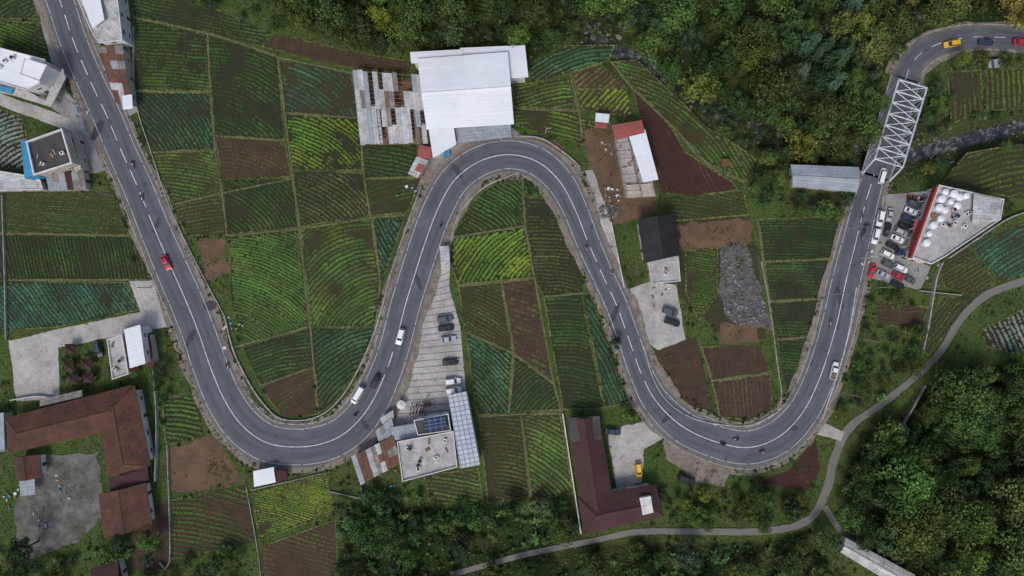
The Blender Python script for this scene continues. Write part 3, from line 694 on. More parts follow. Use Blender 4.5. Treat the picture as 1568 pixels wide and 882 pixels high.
q=PP([(634,644),(686,634),(690,659),(640,666)],h+1);b.walls(expand(q,-.2),h+.6,WHITE2);b.flat(q,h+.6,DARKR,.3,WHITE2)
b.shed(PP([(647,642),(683,636),(686,657),(651,663)],h+2),h+1.3,.5,SOLAR,-.2,name='solar_panels')
q=PP([(686,606),(714,600),(735,710),(705,716)],h);b.walls(expand(q,-.4),h-.1,CREAM);b.shed(q,h,.5,SOLARW,.1,name='panel_roof')
q=PP([(598,655),(640,648),(644,668),(603,674)],3.8);b.walls(expand(q,-.3),3.6,CREAM);b.shed(q,3.7,.3,GREYM,.1)
b=Bld('rusty_roof_workshop',575,705);h=4
q=PP([(538,700),(603,668),(614,708),(552,742)],h);b.walls(expand(q,-.6),h-.3,CREAM);b.patch(q,h,9,3,[RUST,RUST2,GREYM,WHITED],[.3,.3,.2,.2])
q=PP([(575,660),(600,640),(606,668),(580,678)],3.3);b.walls(expand(q,-.3),3,CREAM,False);b.patch(q,3.3,4,2,[GREYM,RUST2],[.6,.4])
q=PP([(582,640),(602,628),(603,640),(586,652)],2.8);b.walls(expand(q,-.3),2.6,WHITE2,False);b.shed(q,2.7,.2,WHITED,0)
b=Bld('maroon_roof_house',930,735);h=4.5
q=PP([(870,642),(918,640),(938,765),(893,790)],h);b.walls(expand(q,-1),h,CREAM);b.gable(q,h,1.9,MAROON,axis=1,hip=.0,over=.2)
q=PP([(886,762),(1003,742),(1015,790),(895,818)],h+.05);b.walls(expand(q,-1),h,CREAM);b.gable(q,h+.06,2.,MAROON,axis=0,hip=.18,over=.2,name='wing_roof')
mb=MB();q=PP([(979,762),(996,759),(1000,784),(984,788)],h+1.7);mb.prism(q,h,h+2.2,WHITE2);mb.make('roof_dormer',b.e)
b.shed(PP([(870,640),(918,637),(921,672),(875,676)],5.3),h+.9,.15,DARKR,0,name='dark_canopy')
b=Bld('terracotta_roof_house',120,650);h=4.5
q=PP([(10,640),(200,590),(206,650),(14,694)],h);b.walls(expand(q,-1),h,WHITE2);b.gable(q,h,2.2,TILE,axis=0,hip=.12,over=.2)
q=PP([(150,625),(206,592),(230,712),(165,730)],h+.1);b.walls(expand(q,-1),h,WHITE2);b.gable(q,h+.05,2.3,TILE,axis=1,hip=.12,over=.2,name='wing_roof')
b.shed(PP([(60,612),(125,597),(127,607),(62,622)],3.8),3.6,.5,RUST2,0,name='lean_to');b.shed(PP([(165,735),(225,715),(228,735),(170,752)],3.4),3.1,.4,MAROON,0,name='rear_lean_to')
b=Bld('terracotta_roof_cottage',192,782);q=PP([(152,758),(222,740),(232,803),(160,823)],4);b.walls(expand(q,-.8),4,WHITE2);b.gable(q,4,1.8,TILE,axis=1,over=.2)
b=Bld('small_tile_house',35,720);q=PP([(22,700),(60,697),(63,730),(26,736)],3.6);b.walls(expand(q,-.5),3.6,WHITE2);b.gable(q,3.6,1.3,TILE,axis=1,over=.2)
b.shed(PP([(28,736),(52,732),(54,757),(32,760)],3),2.8,.3,GREYM,0,name='lean_to')
b=Bld('white_orange_house',196,538);h=6
q=PP([(166,520),(188,513),(198,572),(174,580)],h);b.walls(expand(q,-.2),h,ORNG);b.flat(q,h,ROOFC,.5,WHITE2);roofclutter(b,q,h,5,11)
q=PP([(190,505),(214,498),(223,556),(200,563)],h+.5);b.walls(expand(q,-.3),h+.3,WHITE2);b.shed(q,h+.4,.4,WHITE,.1)
q=PP([(217,510),(229,512),(237,560),(226,560)],3);b.walls(expand(q,-.2),2.9,CREAM,False);b.shed(q,3,.3,TILE,.1)
for x,y in[(107,534),(105,560),(112,580),(135,578),(133,557)]:
    b=Bld('garden_gazebo',x,y);q=PP([(x-8,y-7),(x+7,y-8),(x+8,y+7),(x-7,y+8)],2.7)
    mb=MB();[mb.cyl((*p,0),(*p,2.6),.08,.08,6,WOOD) for p in expand(q,-.5)];mb.make('posts',b.e);b.gable(q,2.6,.9,MAROON,hip=.49,over=0)
b=Bld('modern_white_villa',40,112);h=7
q=PP([(-30,66),(70,92),(62,128),(42,138),(-30,118)],h);b.walls(expand(q,-.3),h,WHITE2);b.flat(q,h,WHITE,.4,WHITE2)
q=PP([(38,90),(72,100),(60,124),(32,114)],h+2);b.walls(q,h+1.9,WHITE2,False);b.flat(q,h+1.9,WHITE,.2,WHITE2,name='upper_slab')
q=PP([(-30,118),(40,138),(70,155),(84,118),(96,104),(100,120),(78,164),(20,146),(-30,136)],3.2);mb=MB();mb.prism(q,2.9,3.2,ROOFC);mb.make('terrace_slab',b.e)
mb=MB();mb.prism(PP([(-30,124),(20,136),(16,143),(-30,131)],4),3.3,4,BLUEP);mb.make('blue_canopy',b.e);roofclutter(b,PP([(-20,72),(30,85),(30,115),(-20,108)],h),h,5,6)
b=Bld('roadside_shop_house',155,28);h=6
q=PP([(112,-20),(178,-25),(188,62),(152,66),(140,45)],h);b.walls(expand(q,-.4),h,WHITE2);b.flat(q,h,WHITED,.3,WHITE2)
b.shed(PP([(120,-10),(150,-12),(160,30),(142,44)],h+1.5),h+1,.6,WHITE,0)
b=Bld('patchwork_roof_stall',177,115);h=3.6
q=PP([(150,72),(188,70),(202,164),(178,158)],h);b.walls(expand(q,-.6),h-.3,CREAM);b.patch(q,h,3,8,[GREYM,RUST,RUST2,WHITED],[.3,.25,.2,.25])
b.shed(PP([(186,146),(201,144),(203,166),(188,168)],h+.6),h+.3,.2,WHITE,0)
b=Bld('black_flat_roof_building',80,235);h=7.5
q=PP([(44,218),(97,199),(112,250),(55,268)],h);b.walls(expand(q,-.1),h,CREAM);b.flat(q,h,DARKR,.8,WHITE2,pw=.35)
mb=MB();q2=PP([(32,216),(44,215),(53,268),(38,273)],h+.5);mb.prism(q2,0,h+.6,BLUEP);mb.make('blue_facade',b.e);roofclutter(b,q,h,6,9)
q=PP([(97,199),(112,200),(124,258),(112,264)],4);b.walls(q,3.8,CREAM);b.flat(q,3.8,ROOFC,.3,CREAM,name='lower_slab')
q=PP([(-40,256),(36,268),(62,276),(66,290),(-40,292)],4);b.walls(expand(q,-.2),4,CREAM);b.flat(q,4,WHITED,.2,WHITE2,name='annex_slab')
b=Bld('patched_annex',110,274);q=PP([(70,268),(128,262),(132,290),(75,292)],3.2);b.walls(expand(q,-.4),3,CREAM);b.patch(q,3.2,6,2,[GREYM,RUST2,MAROON],[.4,.4,.2])
b=Bld('food_stall',644,248);q=PP([(642,222),(662,226),(658,244),(640,240)],2.8);b.walls(expand(q,-.3),2.6,CREAM,False);b.shed(q,2.7,.2,PINKR,.1)
q=PP([(638,240),(656,246),(640,272),(625,266)],2.8);b.walls(expand(q,-.3),2.6,CREAM,False);b.shed(q,2.75,.2,WHITED,.1);b.shed(sub(q,.4,1,.3,.7),3,.1,PINKR,0)
b=Bld('roadside_kiosk',410,730);q=PP([(388,722),(418,716),(422,738),(390,745)],3);b.walls(expand(q,-.3),2.8,WHITE2);b.shed(q,2.9,.3,WHITE,.1);q=PP([(418,720),(438,722),(440,734),(420,740)],2.6);b.walls(expand(q,-.3),2.4,REDP,False);b.shed(q,2.5,.2,MAROON,.05)
b=Bld('parking_booth',680,395);q=PP([(673,378),(687,377),(689,410),(676,412)],2.8);b.walls(expand(q,-.3),2.6,WHITE2);b.shed(q,2.7,.3,WHITED,.1)
b=Bld('long_zinc_barn',1345,858);q=PP([(1296,824),(1400,880),(1385,905),(1288,846)],4);b.walls(expand(q,-.5),4,CREAM);b.gable(q,4,.9,WHITED,axis=0,over=.2)
b=Bld('farm_hut',1112,248);q=PP([(1106,243),(1117,244),(1117,254),(1106,252)],2.4);b.walls(expand(q,-.2),2.2,WOOD,False);b.shed(q,2.3,.2,RUST,.1)
b=Bld('garden_shelter',1523,97);q=PP([(1513,92),(1535,90),(1537,102),(1514,104)],2.6);mb=MB();[mb.cyl((*p,0),(*p,2.5),.08,.08,6,WOOD) for p in q];mb.make('posts',b.e);b.patch(q,2.6,5,1,[GREYM,RUST2,DARKR],[.4,.3,.3])
b=Bld('corner_tile_house',160,885);q=PP([(140,872),(180,858),(190,900),(150,910)],3.6);b.walls(expand(q,-.4),3.6,WHITE2);b.gable(q,3.6,1.4,MAROON,over=.2)
b=Bld('village_house',-5,670);q=PP([(-40,640),(6,632),(8,690),(-40,695)],4);b.walls(expand(q,-.4),4,CREAM);b.flat(q,4,GREYM,.2)
mb=MB();tp=dens(PP([(677,230),(688,228),(690,238),(680,242)]),.4,.15);mb.prism(tp,.2,.9,BLUEP);mb.make('blue_tarpaulin_stack')
for x,y,n in[(100,750,18),(60,800,12),(935,300,24),(1010,440,10),(350,500,16),(640,290,10),(930,220,16),(20,760,14),(125,170,12),(590,735,10),(1420,425,10),(1330,395,6)]:
    mb=MB()
    for k in range(n):
        p=np.array(P(x,y))+R.normal(0,1.8,2);mt=[WOOD,FRAME,GREYM,RUST,BLUEP,CREAM][R.randint(6)];s_=R.uniform(.2,.9);z_=R.uniform(.15,.5)
        mb.box((*p,.14+z_/2),R.rand()*3,s_,s_*R.uniform(.3,1.2),z_,mt)
    mb.make('yard_clutter_pile')
# ================================================================= BRIDGE
e=empty('steel_truss_bridge',(*P(1362,195),0))
a0=np.array(P(1340,272));a1=np.array(P(1386,120));dv=a1-a0;LB=np.hypot(*dv);dv/=LB;nv=np.array([-dv[1],dv[0]]);hw=3.95;TH=5.6;NPN=9
def bp(t,s,z): p=a0+dv*LB*t+nv*s; return (p[0],p[1],z)
mb=MB()
vs=[bp(0,hw+.1,.1),bp(1,hw+.1,.1),bp(1,-hw-.1,.1),bp(0,-hw-.1,.1),bp(0,hw+.1,-.5),bp(1,hw+.1,-.5),bp(1,-hw-.1,-.5),bp(0,-hw-.1,-.5)]
mb.add(vs,[(3,2,1,0),(4,5,6,7),(0,1,5,4),(1,2,6,5),(2,3,7,6),(3,0,4,7)],CONCD)
for t in(-.02,1.02): mb.box((*bp(t,0,0)[:2],-2.2),math.atan2(dv[1],dv[0]),1.6,9.5,4.5,WALLC)
mb.make('deck_and_abutments',e)
x=np.linspace(0,1,30);cb=np.array([[*bp(t,0,0)[:2],hw-.45] for t in x]);rd=strip('bridge_carriageway',cb,cb[:,2],-cb[:,2],.25,ASPH);rd.parent=e;rd.location=-e.location
mb=MB()
for s in(hw,-hw):
    mb.beam(bp(0,s,.3),bp(1,s,.3),.42,STEEL);mb.beam(bp(1/NPN,s,TH),bp(1-1/NPN,s,TH),.36,STEEL)
    for i in range(NPN+1):
        t=i/NPN
        if 0<i<NPN: mb.beam(bp(t,s,.3),bp(t,s,TH),.2,STEEL)
        if i<NPN:
            t2=(i+1)/NPN
            if i==0: mb.beam(bp(0,s,.3),bp(t2,s,TH),.36,STEEL)
            elif i==NPN-1: mb.beam(bp(t,s,TH),bp(1,s,.3),.36,STEEL)
            else:
                mb.beam(bp(t,s,.3),bp(t2,s,TH),.16,STEEL);mb.beam(bp(t,s,TH),bp(t2,s,.3),.16,STEEL)
    for z in(.9,1.2): mb.beam(bp(0,s*.93,z),bp(1,s*.93,z),.09,STEEL)
mb.make('side_trusses',e)
mb=MB()
for i in range(1,NPN):
    t=i/NPN;mb.beam(bp(t,hw,TH),bp(t,-hw,TH),.26,STEEL)
    if i<NPN-1: t2=(i+1)/NPN;mb.beam(bp(t,hw,TH-.02),bp(t2,-hw,TH-.02),.17,STEEL);mb.beam(bp(t,-hw,TH-.1),bp(t2,hw,TH-.1),.17,STEEL)
mb.make('top_bracing',e)
# ================================================================= WALLS / FENCES
def wall(pts,w=.3,h=.8,mat=WALLC,name='retaining_wall',z0=0):
    c=catmull([(*p,0) for p in PP(pts)],1.5);d,n=frames(c);mb=MB();vs=[]
    for k in range(len(c)):
        A=c[k,:2]+n[k]*w/2;B_=c[k,:2]-n[k]*w/2;vs+=[(*A,z0),(*A,h),(*B_,h),(*B_,z0)]
    mb.add(vs,[(4*k+q,4*k+4+q,4*k+5+q,4*k+q+1) for k in range(len(c)-1) for q in range(3)]+[(0,1,2,3),(4*len(c)-1,4*len(c)-2,4*len(c)-3,4*len(c)-4)],mat);mb.make(name)
    occ_line(c,.5)
wall([(345,485),(358,535),(378,578),(402,615),(432,641),(480,640),(518,614),(552,560),(580,490),(600,415),(622,350),(645,285)],.32,.7)
wall([(690,375),(698,340),(715,312),(745,285),(795,264)],.32,.6);wall([(861,632),(889,815)],.3,1.4,WHITE2)
wall([(1408,545),(1418,500),(1430,430),(1440,402)],.35,1.3,WALLC);wall([(1450,395),(1490,368),(1535,338),(1568,325),(1620,310)],.3,1.3)
wall([(6,300),(10,420),(12,520)],.2,1.);wall([(238,565),(243,640),(241,735)],.25,1.6);wall([(378,745),(395,840),(402,900)],.15,.6,WALLC,'field_wall')
wall([(985,530),(1000,580),(1022,615),(1060,640),(1105,650),(1150,650),(1190,630)],.3,.6);wall([(1165,400),(1178,470),(1190,560),(1196,605),(1190,628)],.18,.6,WALLC,'field_wall')
wall([(790,209),(830,213),(868,238),(888,256)],.3,.8,WALLC);wall([(205,40),(208,150),(232,232),(262,320),(300,400),(345,485)],.22,.5,WALLC,'field_wall')
wall([(1375,660),(1415,590)],.3,1.);wall([(505,752),(585,770)],.2,.6);wall([(935,340),(955,440)],.2,1.2,WHITE2);wall([(505,722),(385,750)],.16,.5,WALLC,'field_wall')
wall([(1310,440),(1300,500),(1285,560),(1258,640)],.22,.7,STEEL,'guard_wall');wall([(246,860),(262,858),(258,680)],.2,1.)
wall([(20,612),(60,606),(95,612)],.2,1.3,WHITE2);wall([(1350,300),(1348,330)],.2,.8);wall([(1405,445),(1470,452)],.2,.9)
def pole(x,y,a):
    p=P(x,y);e=empty('utility_pole',(*p,0));mb=MB();mb.cyl((*p,0),(*p,8),.14,.09,8,WALLC)
    mb.box((*p,7.5),a,1.6,.1,.12,WOOD)
    for k in(-.7,0,.7): q=(p[0]+k*math.cos(a),p[1]+k*math.sin(a));mb.cyl((*q,7.56),(*q,7.8),.05,.05,6,FRAME)
    mb.make('pole',e);return p
for L in([(58,-10),(118,160),(175,300),(232,440),(290,600)],[(648,270),(612,345),(585,430),(557,520)],[(907,300),(935,380),(962,450)],[(1300,350),(1276,450),(1240,560)],[(1345,440),(1320,520),(1290,600)]):
    pts=[pole(x,y,math.atan2(-1,3)) for x,y in L];mb=MB()
    for A,C_ in zip(pts[:-1],pts[1:]):
        for k in(-.6,.6):
            for s in range(6):
                f=lambda t:(A[0]*(1-t)+C_[0]*t+k*.9,A[1]*(1-t)+C_[1]*t-k*.3,7.75-4*.6*t*(1-t))
                mb.cyl(f(s/6),f((s+1)/6),.02,.02,4,BLACKP,False)
    mb.make('overhead_cable')
for x,y in[(575,470),(835,205),(1318,395),(470,650)]:
    p=P(x,y);e=empty('street_lamp',(*p,0));mb=MB();mb.cyl((*p,0),(*p,7),.1,.06,8,STEEL);mb.beam((*p,7),(p[0]+1.4,p[1],7.3),.08,STEEL);mb.box((p[0]+1.6,p[1],7.3),0,.6,.25,.1,BLACKP);mb.make('lamp_post',e)
# ================================================================= VEHICLES
def car_mesh(kind,pm):
    mb=MB();L=dict(sedan=2.2,mpv=2.2,pickup=2.5,van=2.5)[kind]
    st=[(-1.,.70,.45,.70),(-.96,.82,.34,.92),(-.7,.87,.26,.98),(-.25,.88,.24,.98),(.25,.88,.24,.97),(.55,.87,.26,.93),(.85,.82,.3,.82),(.97,.70,.36,.70),(1.,.55,.45,.62)]
    if kind in('mpv','van'): st=[(a,w,z0,z1+.1) for a,w,z0,z1 in st]
    vs=[];K=8
    for a,w,z0,z1 in st:
        x=a*L;vs+=[(x,-w*.93,z0),(x,-w,.55 if z1>.6 else z0+.1),(x,-w*.97,z1-.12),(x,-w*.86,z1),(x,w*.86,z1),(x,w*.97,z1-.12),(x,w,.55 if z1>.6 else z0+.1),(x,w*.93,z0)]
    n=len(st);fs=[(i*K+j,(i+1)*K+j,(i+1)*K+(j+1)%K,i*K+(j+1)%K) for i in range(n-1) for j in range(K)]
    fs=[f[::-1] for f in fs];fs+=[tuple(range(K)),tuple(range((n-1)*K,n*K))[::-1]];mb.add(vs,fs,pm)
    zb=.95+(.1 if kind in('mpv','van') else 0)
    cab=dict(sedan=(-1.75,-1.05,.15,.95,.5),mpv=(-2.1,-1.85,.35,1.15,.66),pickup=(-.35,-.2,.75,1.4,.62),van=(-2.4,-2.3,1.2,1.85,.8))[kind]
    x0,x1,x2,x3,hh=cab;w0,w1=.80,.64;zt=zb+hh
    B_=[(x0,-w0,zb-.03),(x3,-w0*.95,zb-.06),(x3,w0*.95,zb-.06),(x0,w0,zb-.03)];T=[(x1,-w1,zt),(x2,-w1*.97,zt),(x2,w1*.97,zt),(x1,w1,zt)]
    mb.add(B_+T,[(0,1,5,4),(1,2,6,5),(2,3,7,6),(3,0,4,7)],GLASS)
    T2=[(x1+.06,-w1*.86,zt+.06),(x2-.08,-w1*.84,zt+.05),(x2-.08,w1*.84,zt+.05),(x1+.06,w1*.86,zt+.06)]
    T1=[(x1-.05,-w1-.02,zt-.01),(x2+.06,-w1*.99,zt-.02),(x2+.06,w1*.99,zt-.02),(x1-.05,w1+.02,zt-.01)]
    mb.add(T1+T2,[(0,1,5,4),(1,2,6,5),(2,3,7,6),(3,0,4,7),(4,5,6,7)],pm)
    for s in(-1,1):
        mb.beam((x3,s*w0*.95,zb-.03),(x2+.02,s*w1*.98,zt),.07,pm);mb.beam((x0,s*w0,zb),(x1,s*w1,zt),.1,pm);xm=(x0+x3)/2-.1;mb.beam((xm,s*(w0+.0),zb),(xm,s*(w1+.01),zt),.07,pm)
        mb.box((x3-.25,s*.98,zb+.08),0,.14,.2,.14,pm)
        mb.box((L*.93,s*.56,.68),0,.18,.3,.12,LAMPW);mb.box((-L*.985,s*.66,.82),0,.1,.22,.16,LAMPR)
        for xx in(-L*.6,L*.62):
            mb.cyl((xx,s*.70,.32),(xx,s*.9,.32),.32,.32,14,TYRE);mb.cyl((xx,s*.9,.32),(xx,s*.91,.32),.19,.17,10,STEEL)
    if kind=='pickup':
        mb.box((-1.45,0,1.0),0,1.9,1.45,.06,BLACKP)
        for s in(-1,1): mb.box((-1.45,s*.8,1.15),0,2.0,.09,.4,pm)
        mb.box((-2.42,0,1.15),0,.09,1.5,.4,pm);mb.box((-1.4,0,1.12),0,1.5,1.2,.2,WOOD)
    mb.box((L*.99,0,.5),0,.1,.9,.14,BLACKP);mb.box((L*1.0,0,.42),0,.05,.45,.12,FRAME)
    o=mb.make('tmpcar',origin=False);me=o.data;bpy.data.objects.remove(o);return me
CM={}
def car(x,y,dx,dy,colr,kind='mpv',name='car',sc=1.):
    k=(colr,kind)
    if k not in CM: CM[k]=car_mesh(kind,PAINTS[colr])
    o=bpy.data.objects.new(name,CM[k]);zz=.257 if name in('car','taxi','pickup_truck','red_hatchback') else .16
    o.location=(*P(x,y),zz);o.rotation_euler=(0,0,math.atan2(-dy,dx));o.scale=(sc,)*3;link(o)
car(257,402,25,55,'red','sedan','red_hatchback');car(614,515,-15,55,'white',sc=1.05);car(576,583,25,-48,'black');car(549,604,-30,50,'white','van','car',1.05)
car(1275,567,14,-50,'white','pickup','pickup_truck');car(1348,270,14,-48,'white','van','car',.9);car(1323,357,-14,60,'grey');car(1338,362,-14,60,'white')
car(1333,415,-12,60,'red','sedan','car',.9);car(1454,69,-30,5,'yellow','mpv','taxi');car(1507,66,30,2,'navy','sedan','car');car(1560,66,30,2,'red','sedan','car')
for x,y,c,k in[(682,488,'grey','mpv'),(683,502,'black','mpv'),(687,519,'silver','sedan'),(690,554,'black','sedan'),(694,583,'white','mpv'),(695,597,'white','mpv')]: car(x,y,30,R.choice([-3,-5,-4]),c,k,'parked_car')
for x,y,c in[(1025,477,'grey'),(1028,493,'black')]: car(x,y,30,9,c,'mpv','parked_car')
car(977,719,3,30,'yellow','mpv','parked_car');car(938,660,30,3,'navy','sedan','parked_car');car(154,535,8,30,'navy','mpv','parked_car',.95)
for x,y,c,k in[(1357,390,'white','mpv'),(1372,366,'white','sedan'),(1377,356,'silver','mpv'),(1383,346,'black','mpv'),(1365,377,'black','sedan'),(1358,405,'grey','mpv'),(1350,420,'silver','sedan'),(1377,411,'white','mpv'),(1390,428,'grey','sedan'),(1388,335,'navy','mpv'),(1379,390,'navy','mpv'),(1393,324,'white','sedan'),(1374,423,'red','sedan'),(1397,313,'grey','mpv'),(1372,436,'black','mpv')]: car(x,y,30,14,c,k,'parked_car',.88)
car(1345,335,-12,60,'white','mpv','car')
car(1360,330,-12,60,'silver','sedan','parked_car',.9);car(1356,352,-12,60,'black','mpv','parked_car',.9)
car(1050,733,30,12,'black','mpv','parked_car',1.1)
def moto_mesh(pm):
    mb=MB()
    for xx in(-.62,.62): mb.cyl((xx,-.05,.3),(xx,.05,.3),.3,.3,16,TYRE);mb.cyl((xx,-.06,.3),(xx,.06,.3),.12,.12,8,STEEL)
    vs=[];S_=[(-.85,.06,.62,.75),(-.5,.15,.5,.82),(0,.13,.35,.74),(.3,.12,.35,.6),(.5,.16,.5,.95),(.62,.1,.7,1.0)]
    for x,w,z0,z1 in S_: vs+=[(x,-w,z0),(x,-w,z1),(x,w,z1),(x,w,z0)]
    fs=[(4*i+j,4*i+(j+1)%4,4*i+4+(j+1)%4,4*i+4+j) for i in range(5) for j in range(4)]+[(3,2,1,0),(20,21,22,23)];mb.add(vs,fs,pm)
    mb.box((-.35,0,.84),0,.8,.24,.08,BLACKP);mb.beam((.45,-.34,1.02),(.45,.34,1.02),.04,BLACKP);mb.beam((.62,0,.3),(.48,0,1.),.07,STEEL);mb.box((.64,0,.86),0,.1,.18,.14,LAMPW);mb.box((-.88,0,.7),0,.05,.14,.08,LAMPR)
    o=mb.make('tmp',origin=False);me=o.data;bpy.data.objects.remove(o);return me
def skin_person(name,V,E,Rd,mats_fn):
    me=bpy.data.meshes.new(name);me.from_pydata(V,E,[]);o=bpy.data.objects.new(name,me);link(o)
    md=o.modifiers.new('Skin','SKIN')
    for i,r in enumerate(Rd): me.skin_vertices[0].data[i].radius=(r,r)
    me.skin_vertices[0].data[0].use_root=True
    o.modifiers.new('s','SUBSURF').levels=1
    bpy.context.view_layer.update();dg=bpy.context.evaluated_depsgraph_get();m2=bpy.data.meshes.new_from_object(o.evaluated_get(dg));bpy.data.objects.remove(o)
    m2.materials.clear()
    ms,fn=mats_fn
    for m in ms: m2.materials.append(m)
    for p in m2.polygons: p.material_index=fn(p.center);p.use_smooth=True
    return m2
def rider_mesh(shirt):
    V=[(-.3,0,.92),(-.27,0,1.15),(-.18,0,1.38),(-.12,0,1.48),(-.08,0,1.58),(-.06,0,1.7),
       (-.17,.19,1.38),(.05,.28,1.15),(.36,.3,1.07),(.44,.29,1.05),(-.17,-.19,1.38),(.05,-.28,1.15),(.36,-.3,1.07),(.44,-.29,1.05),
       (-.22,.12,.9),(.2,.2,.82),(.08,.18,.42),(.22,.18,.36),(-.22,-.12,.9),(.2,-.2,.82),(.08,-.18,.42),(.22,-.18,.36)]
    E=[(0,1),(1,2),(2,3),(3,4),(4,5),(2,6),(6,7),(7,8),(8,9),(2,10),(10,11),(11,12),(12,13),(0,14),(14,15),(15,16),(16,17),(0,18),(18,19),(19,20),(20,21)]
    Rd=[.15,.14,.16,.06,.1,.1,.075,.055,.04,.045,.075,.055,.04,.045,.1,.075,.05,.05,.1,.075,.05,.05]
    m=skin_person('motorcyclist',V,E,Rd,([shirt,DARKJ,SKIN,BLACKP],lambda c:3 if c[2]>1.55 else 2 if (c[2]>1.48 or c[0]>.38 and c[2]>.95) else (1 if c[2]<1. and c[0]<.35 else 0)))
    return m
DARKJ=M('denim_dark',(.03,.04,.06),None,2,.9)
shirts=[M('shirt_red',(.35,.03,.03),None,2,.9),M('jacket_black',(.02,.02,.02),None,2,.9),M('shirt_white',(.6,.6,.6),None,2,.9)]
MM=[moto_mesh(PAINTS[c]) for c in('black','red','white')];RM=[rider_mesh(s) for s in shirts]
def moto(x,y,dx,dy,rider=True,k=None,name='motorcycle'):
    k=R.randint(3) if k is None else k;o=bpy.data.objects.new(name,MM[k]);o.location=(*P(x,y),.257 if rider else .16);o.rotation_euler=(0,0,math.atan2(-dy,dx));link(o)
    if rider:
        r=bpy.data.objects.new('motorcyclist',RM[(k+1)%3]);r.location=o.location;r.rotation_euler=o.rotation_euler;link(r)
for x,y,dx,dy in[(205,252,22,55),(219,303,22,55),(350,560,15,50),(676,345,15,-40),(897,380,20,50),(937,418,-20,-50),(546,634,40,-20),(1106,679,40,8),(1126,672,-40,-5),(1166,691,40,-2),(1270,493,-10,50),(1318,330,14,-50)]: moto(x,y,dx,dy)
for i in range(9): moto(630+i*4,622-i*.8+R.uniform(-1,1),3,-20,False,name='parked_motorcycle')
for i in range(5): moto(628+i*5,632-i,3,-20,False,name='parked_motorcycle')
for i in range(8): moto(1388+i*4,302+i*.9,4,-20,False,name='parked_motorcycle')
def ped_mesh(sh):
    V=[(0,0,.95),(0,0,1.2),(0,0,1.4),(0,0,1.5),(.01,0,1.6),(0,0,1.68),(0,.19,1.4),(.02,.25,1.12),(.1,.24,.88),(0,-.19,1.4),(-.02,-.25,1.12),(.05,-.24,.88),(0,.1,.92),(.06,.11,.5),(0,.11,.06),(.14,.12,.04),(0,-.1,.92),(-.04,-.11,.5),(-.14,-.11,.08),(0,-.12,.04)]
    E=[(0,1),(1,2),(2,3),(3,4),(4,5),(2,6),(6,7),(7,8),(2,9),(9,10),(10,11),(0,12),(12,13),(13,14),(14,15),(0,16),(16,17),(17,18),(18,19)]
    Rd=[.14,.13,.15,.055,.1,.09,.07,.05,.04,.07,.05,.04,.09,.07,.045,.045,.09,.07,.045,.045]
    return skin_person('pedestrian',V,E,Rd,([sh,DARKJ,SKIN,BLACKP],lambda c:3 if c[2]>1.66 else 2 if c[2]>1.47 or (abs(c[1])>.2 and c[2]<1.) else (1 if c[2]<.98 else 0)))
PM_=[ped_mesh(s) for s in shirts]
for x,y in[(640,600),(655,608),(1352,398),(1345,372),(1000,470),(332,430),(610,300),(1110,705),(700,222),(925,240),(935,270),(905,350)]:
    o=bpy.data.objects.new('pedestrian',PM_[R.randint(3)]);o.location=(*P(x,y),.16);o.rotation_euler=(0,0,R.rand()*6);link(o)
def umbrella(x,y,m):
    p=P(x,y);e=empty('parasol',(*p,0));mb=MB();mb.cyl((*p,.15),(*p,2.4),.04,.04,6,STEEL);mb.cyl((*p,2.1),(*p,2.6),1.3,.05,8,m,False);mb.cyl((*p,.85),(*p,.9),.5,.5,12,WOOD);mb.make('canopy_and_pole',e)
umbrella(616,618,WHITE2);umbrella(628,655,WHITED);umbrella(1437,300,WHITE2)
# ================================================================= RIVER
rc=catmull([(*p,0) for p in RIVER],1.5);wz=hgt(rc[:,0],rc[:,1])+.5;rw=np.where(rc[:,0]>100,.5,0)
occ_line([p for p in rc if p[0]>112],2.)
strip('river',rc,.8+rw+2.2*fnoise(rc[:,0],rc[:,1],5,81),-(.8+rw+2.2*fnoise(rc[:,0],rc[:,1],5,82)),wz,WATER)
t=(1+5**.5)/2
iv=np.array([(-1,t,0),(1,t,0),(-1,-t,0),(1,-t,0),(0,-1,t),(0,1,t),(0,-1,-t),(0,1,-t),(t,0,-1),(t,0,1),(-t,0,-1),(-t,0,1)],float);iv/=np.linalg.norm(iv[0])
itf=np.array([(0,11,5),(0,5,1),(0,1,7),(0,7,10),(0,10,11),(1,5,9),(5,11,4),(11,10,2),(10,7,6),(7,1,8),(3,9,4),(3,4,2),(3,2,6),(3,6,8),(3,8,9),(4,9,5),(2,4,11),(6,2,10),(8,6,7),(9,8,1)])
rt=(iv*R.uniform(.7,1.15,(12,1))*np.array([1,.8,.6]),itf,np.ones(12))
def rocks(name,X,Y,Z,s,mat):
    V,F,C=scatter(rt,np.stack([X,Y,Z],1),s,R.rand(len(X))*6,np.ones((len(X),3)));link(bpy.data.objects.new(name,fast_mesh(name,V,F,mat=mat)))
i=R.randint(0,len(rc),750);ox=R.normal(0,2.4,750);_,rn=frames(rc);X=rc[i,0]+rn[i,0]*ox+R.uniform(-1,1,750);Y=rc[i,1]+rn[i,1]*ox
rocks('river_boulders',X,Y,np.maximum(hgt(X,Y),-9)+.35,R.gamma(1.5,.22,750)+.08,ROCK)
def inpoly(pts,n):
    pw=np.array(PP(pts));lo,hi=pw.min(0),pw.max(0)
    q=R.uniform(lo,hi,(n*4,2));q=q[pip(q[:,0],q[:,1],[tuple(p) for p in pw])];return q[:n]
q=inpoly([(1105,375),(1140,370),(1158,420),(1182,505),(1120,495),(1100,450)],1300);q=q[fnoise(q[:,0],q[:,1],5,99)>.38];rocks('rubble_pile',q[:,0],q[:,1],np.full(len(q),.1),R.gamma(1.4,.11,len(q))+.04,M('rubble_stone',(.26,.24,.24),(.09,.08,.08),.35,.9))
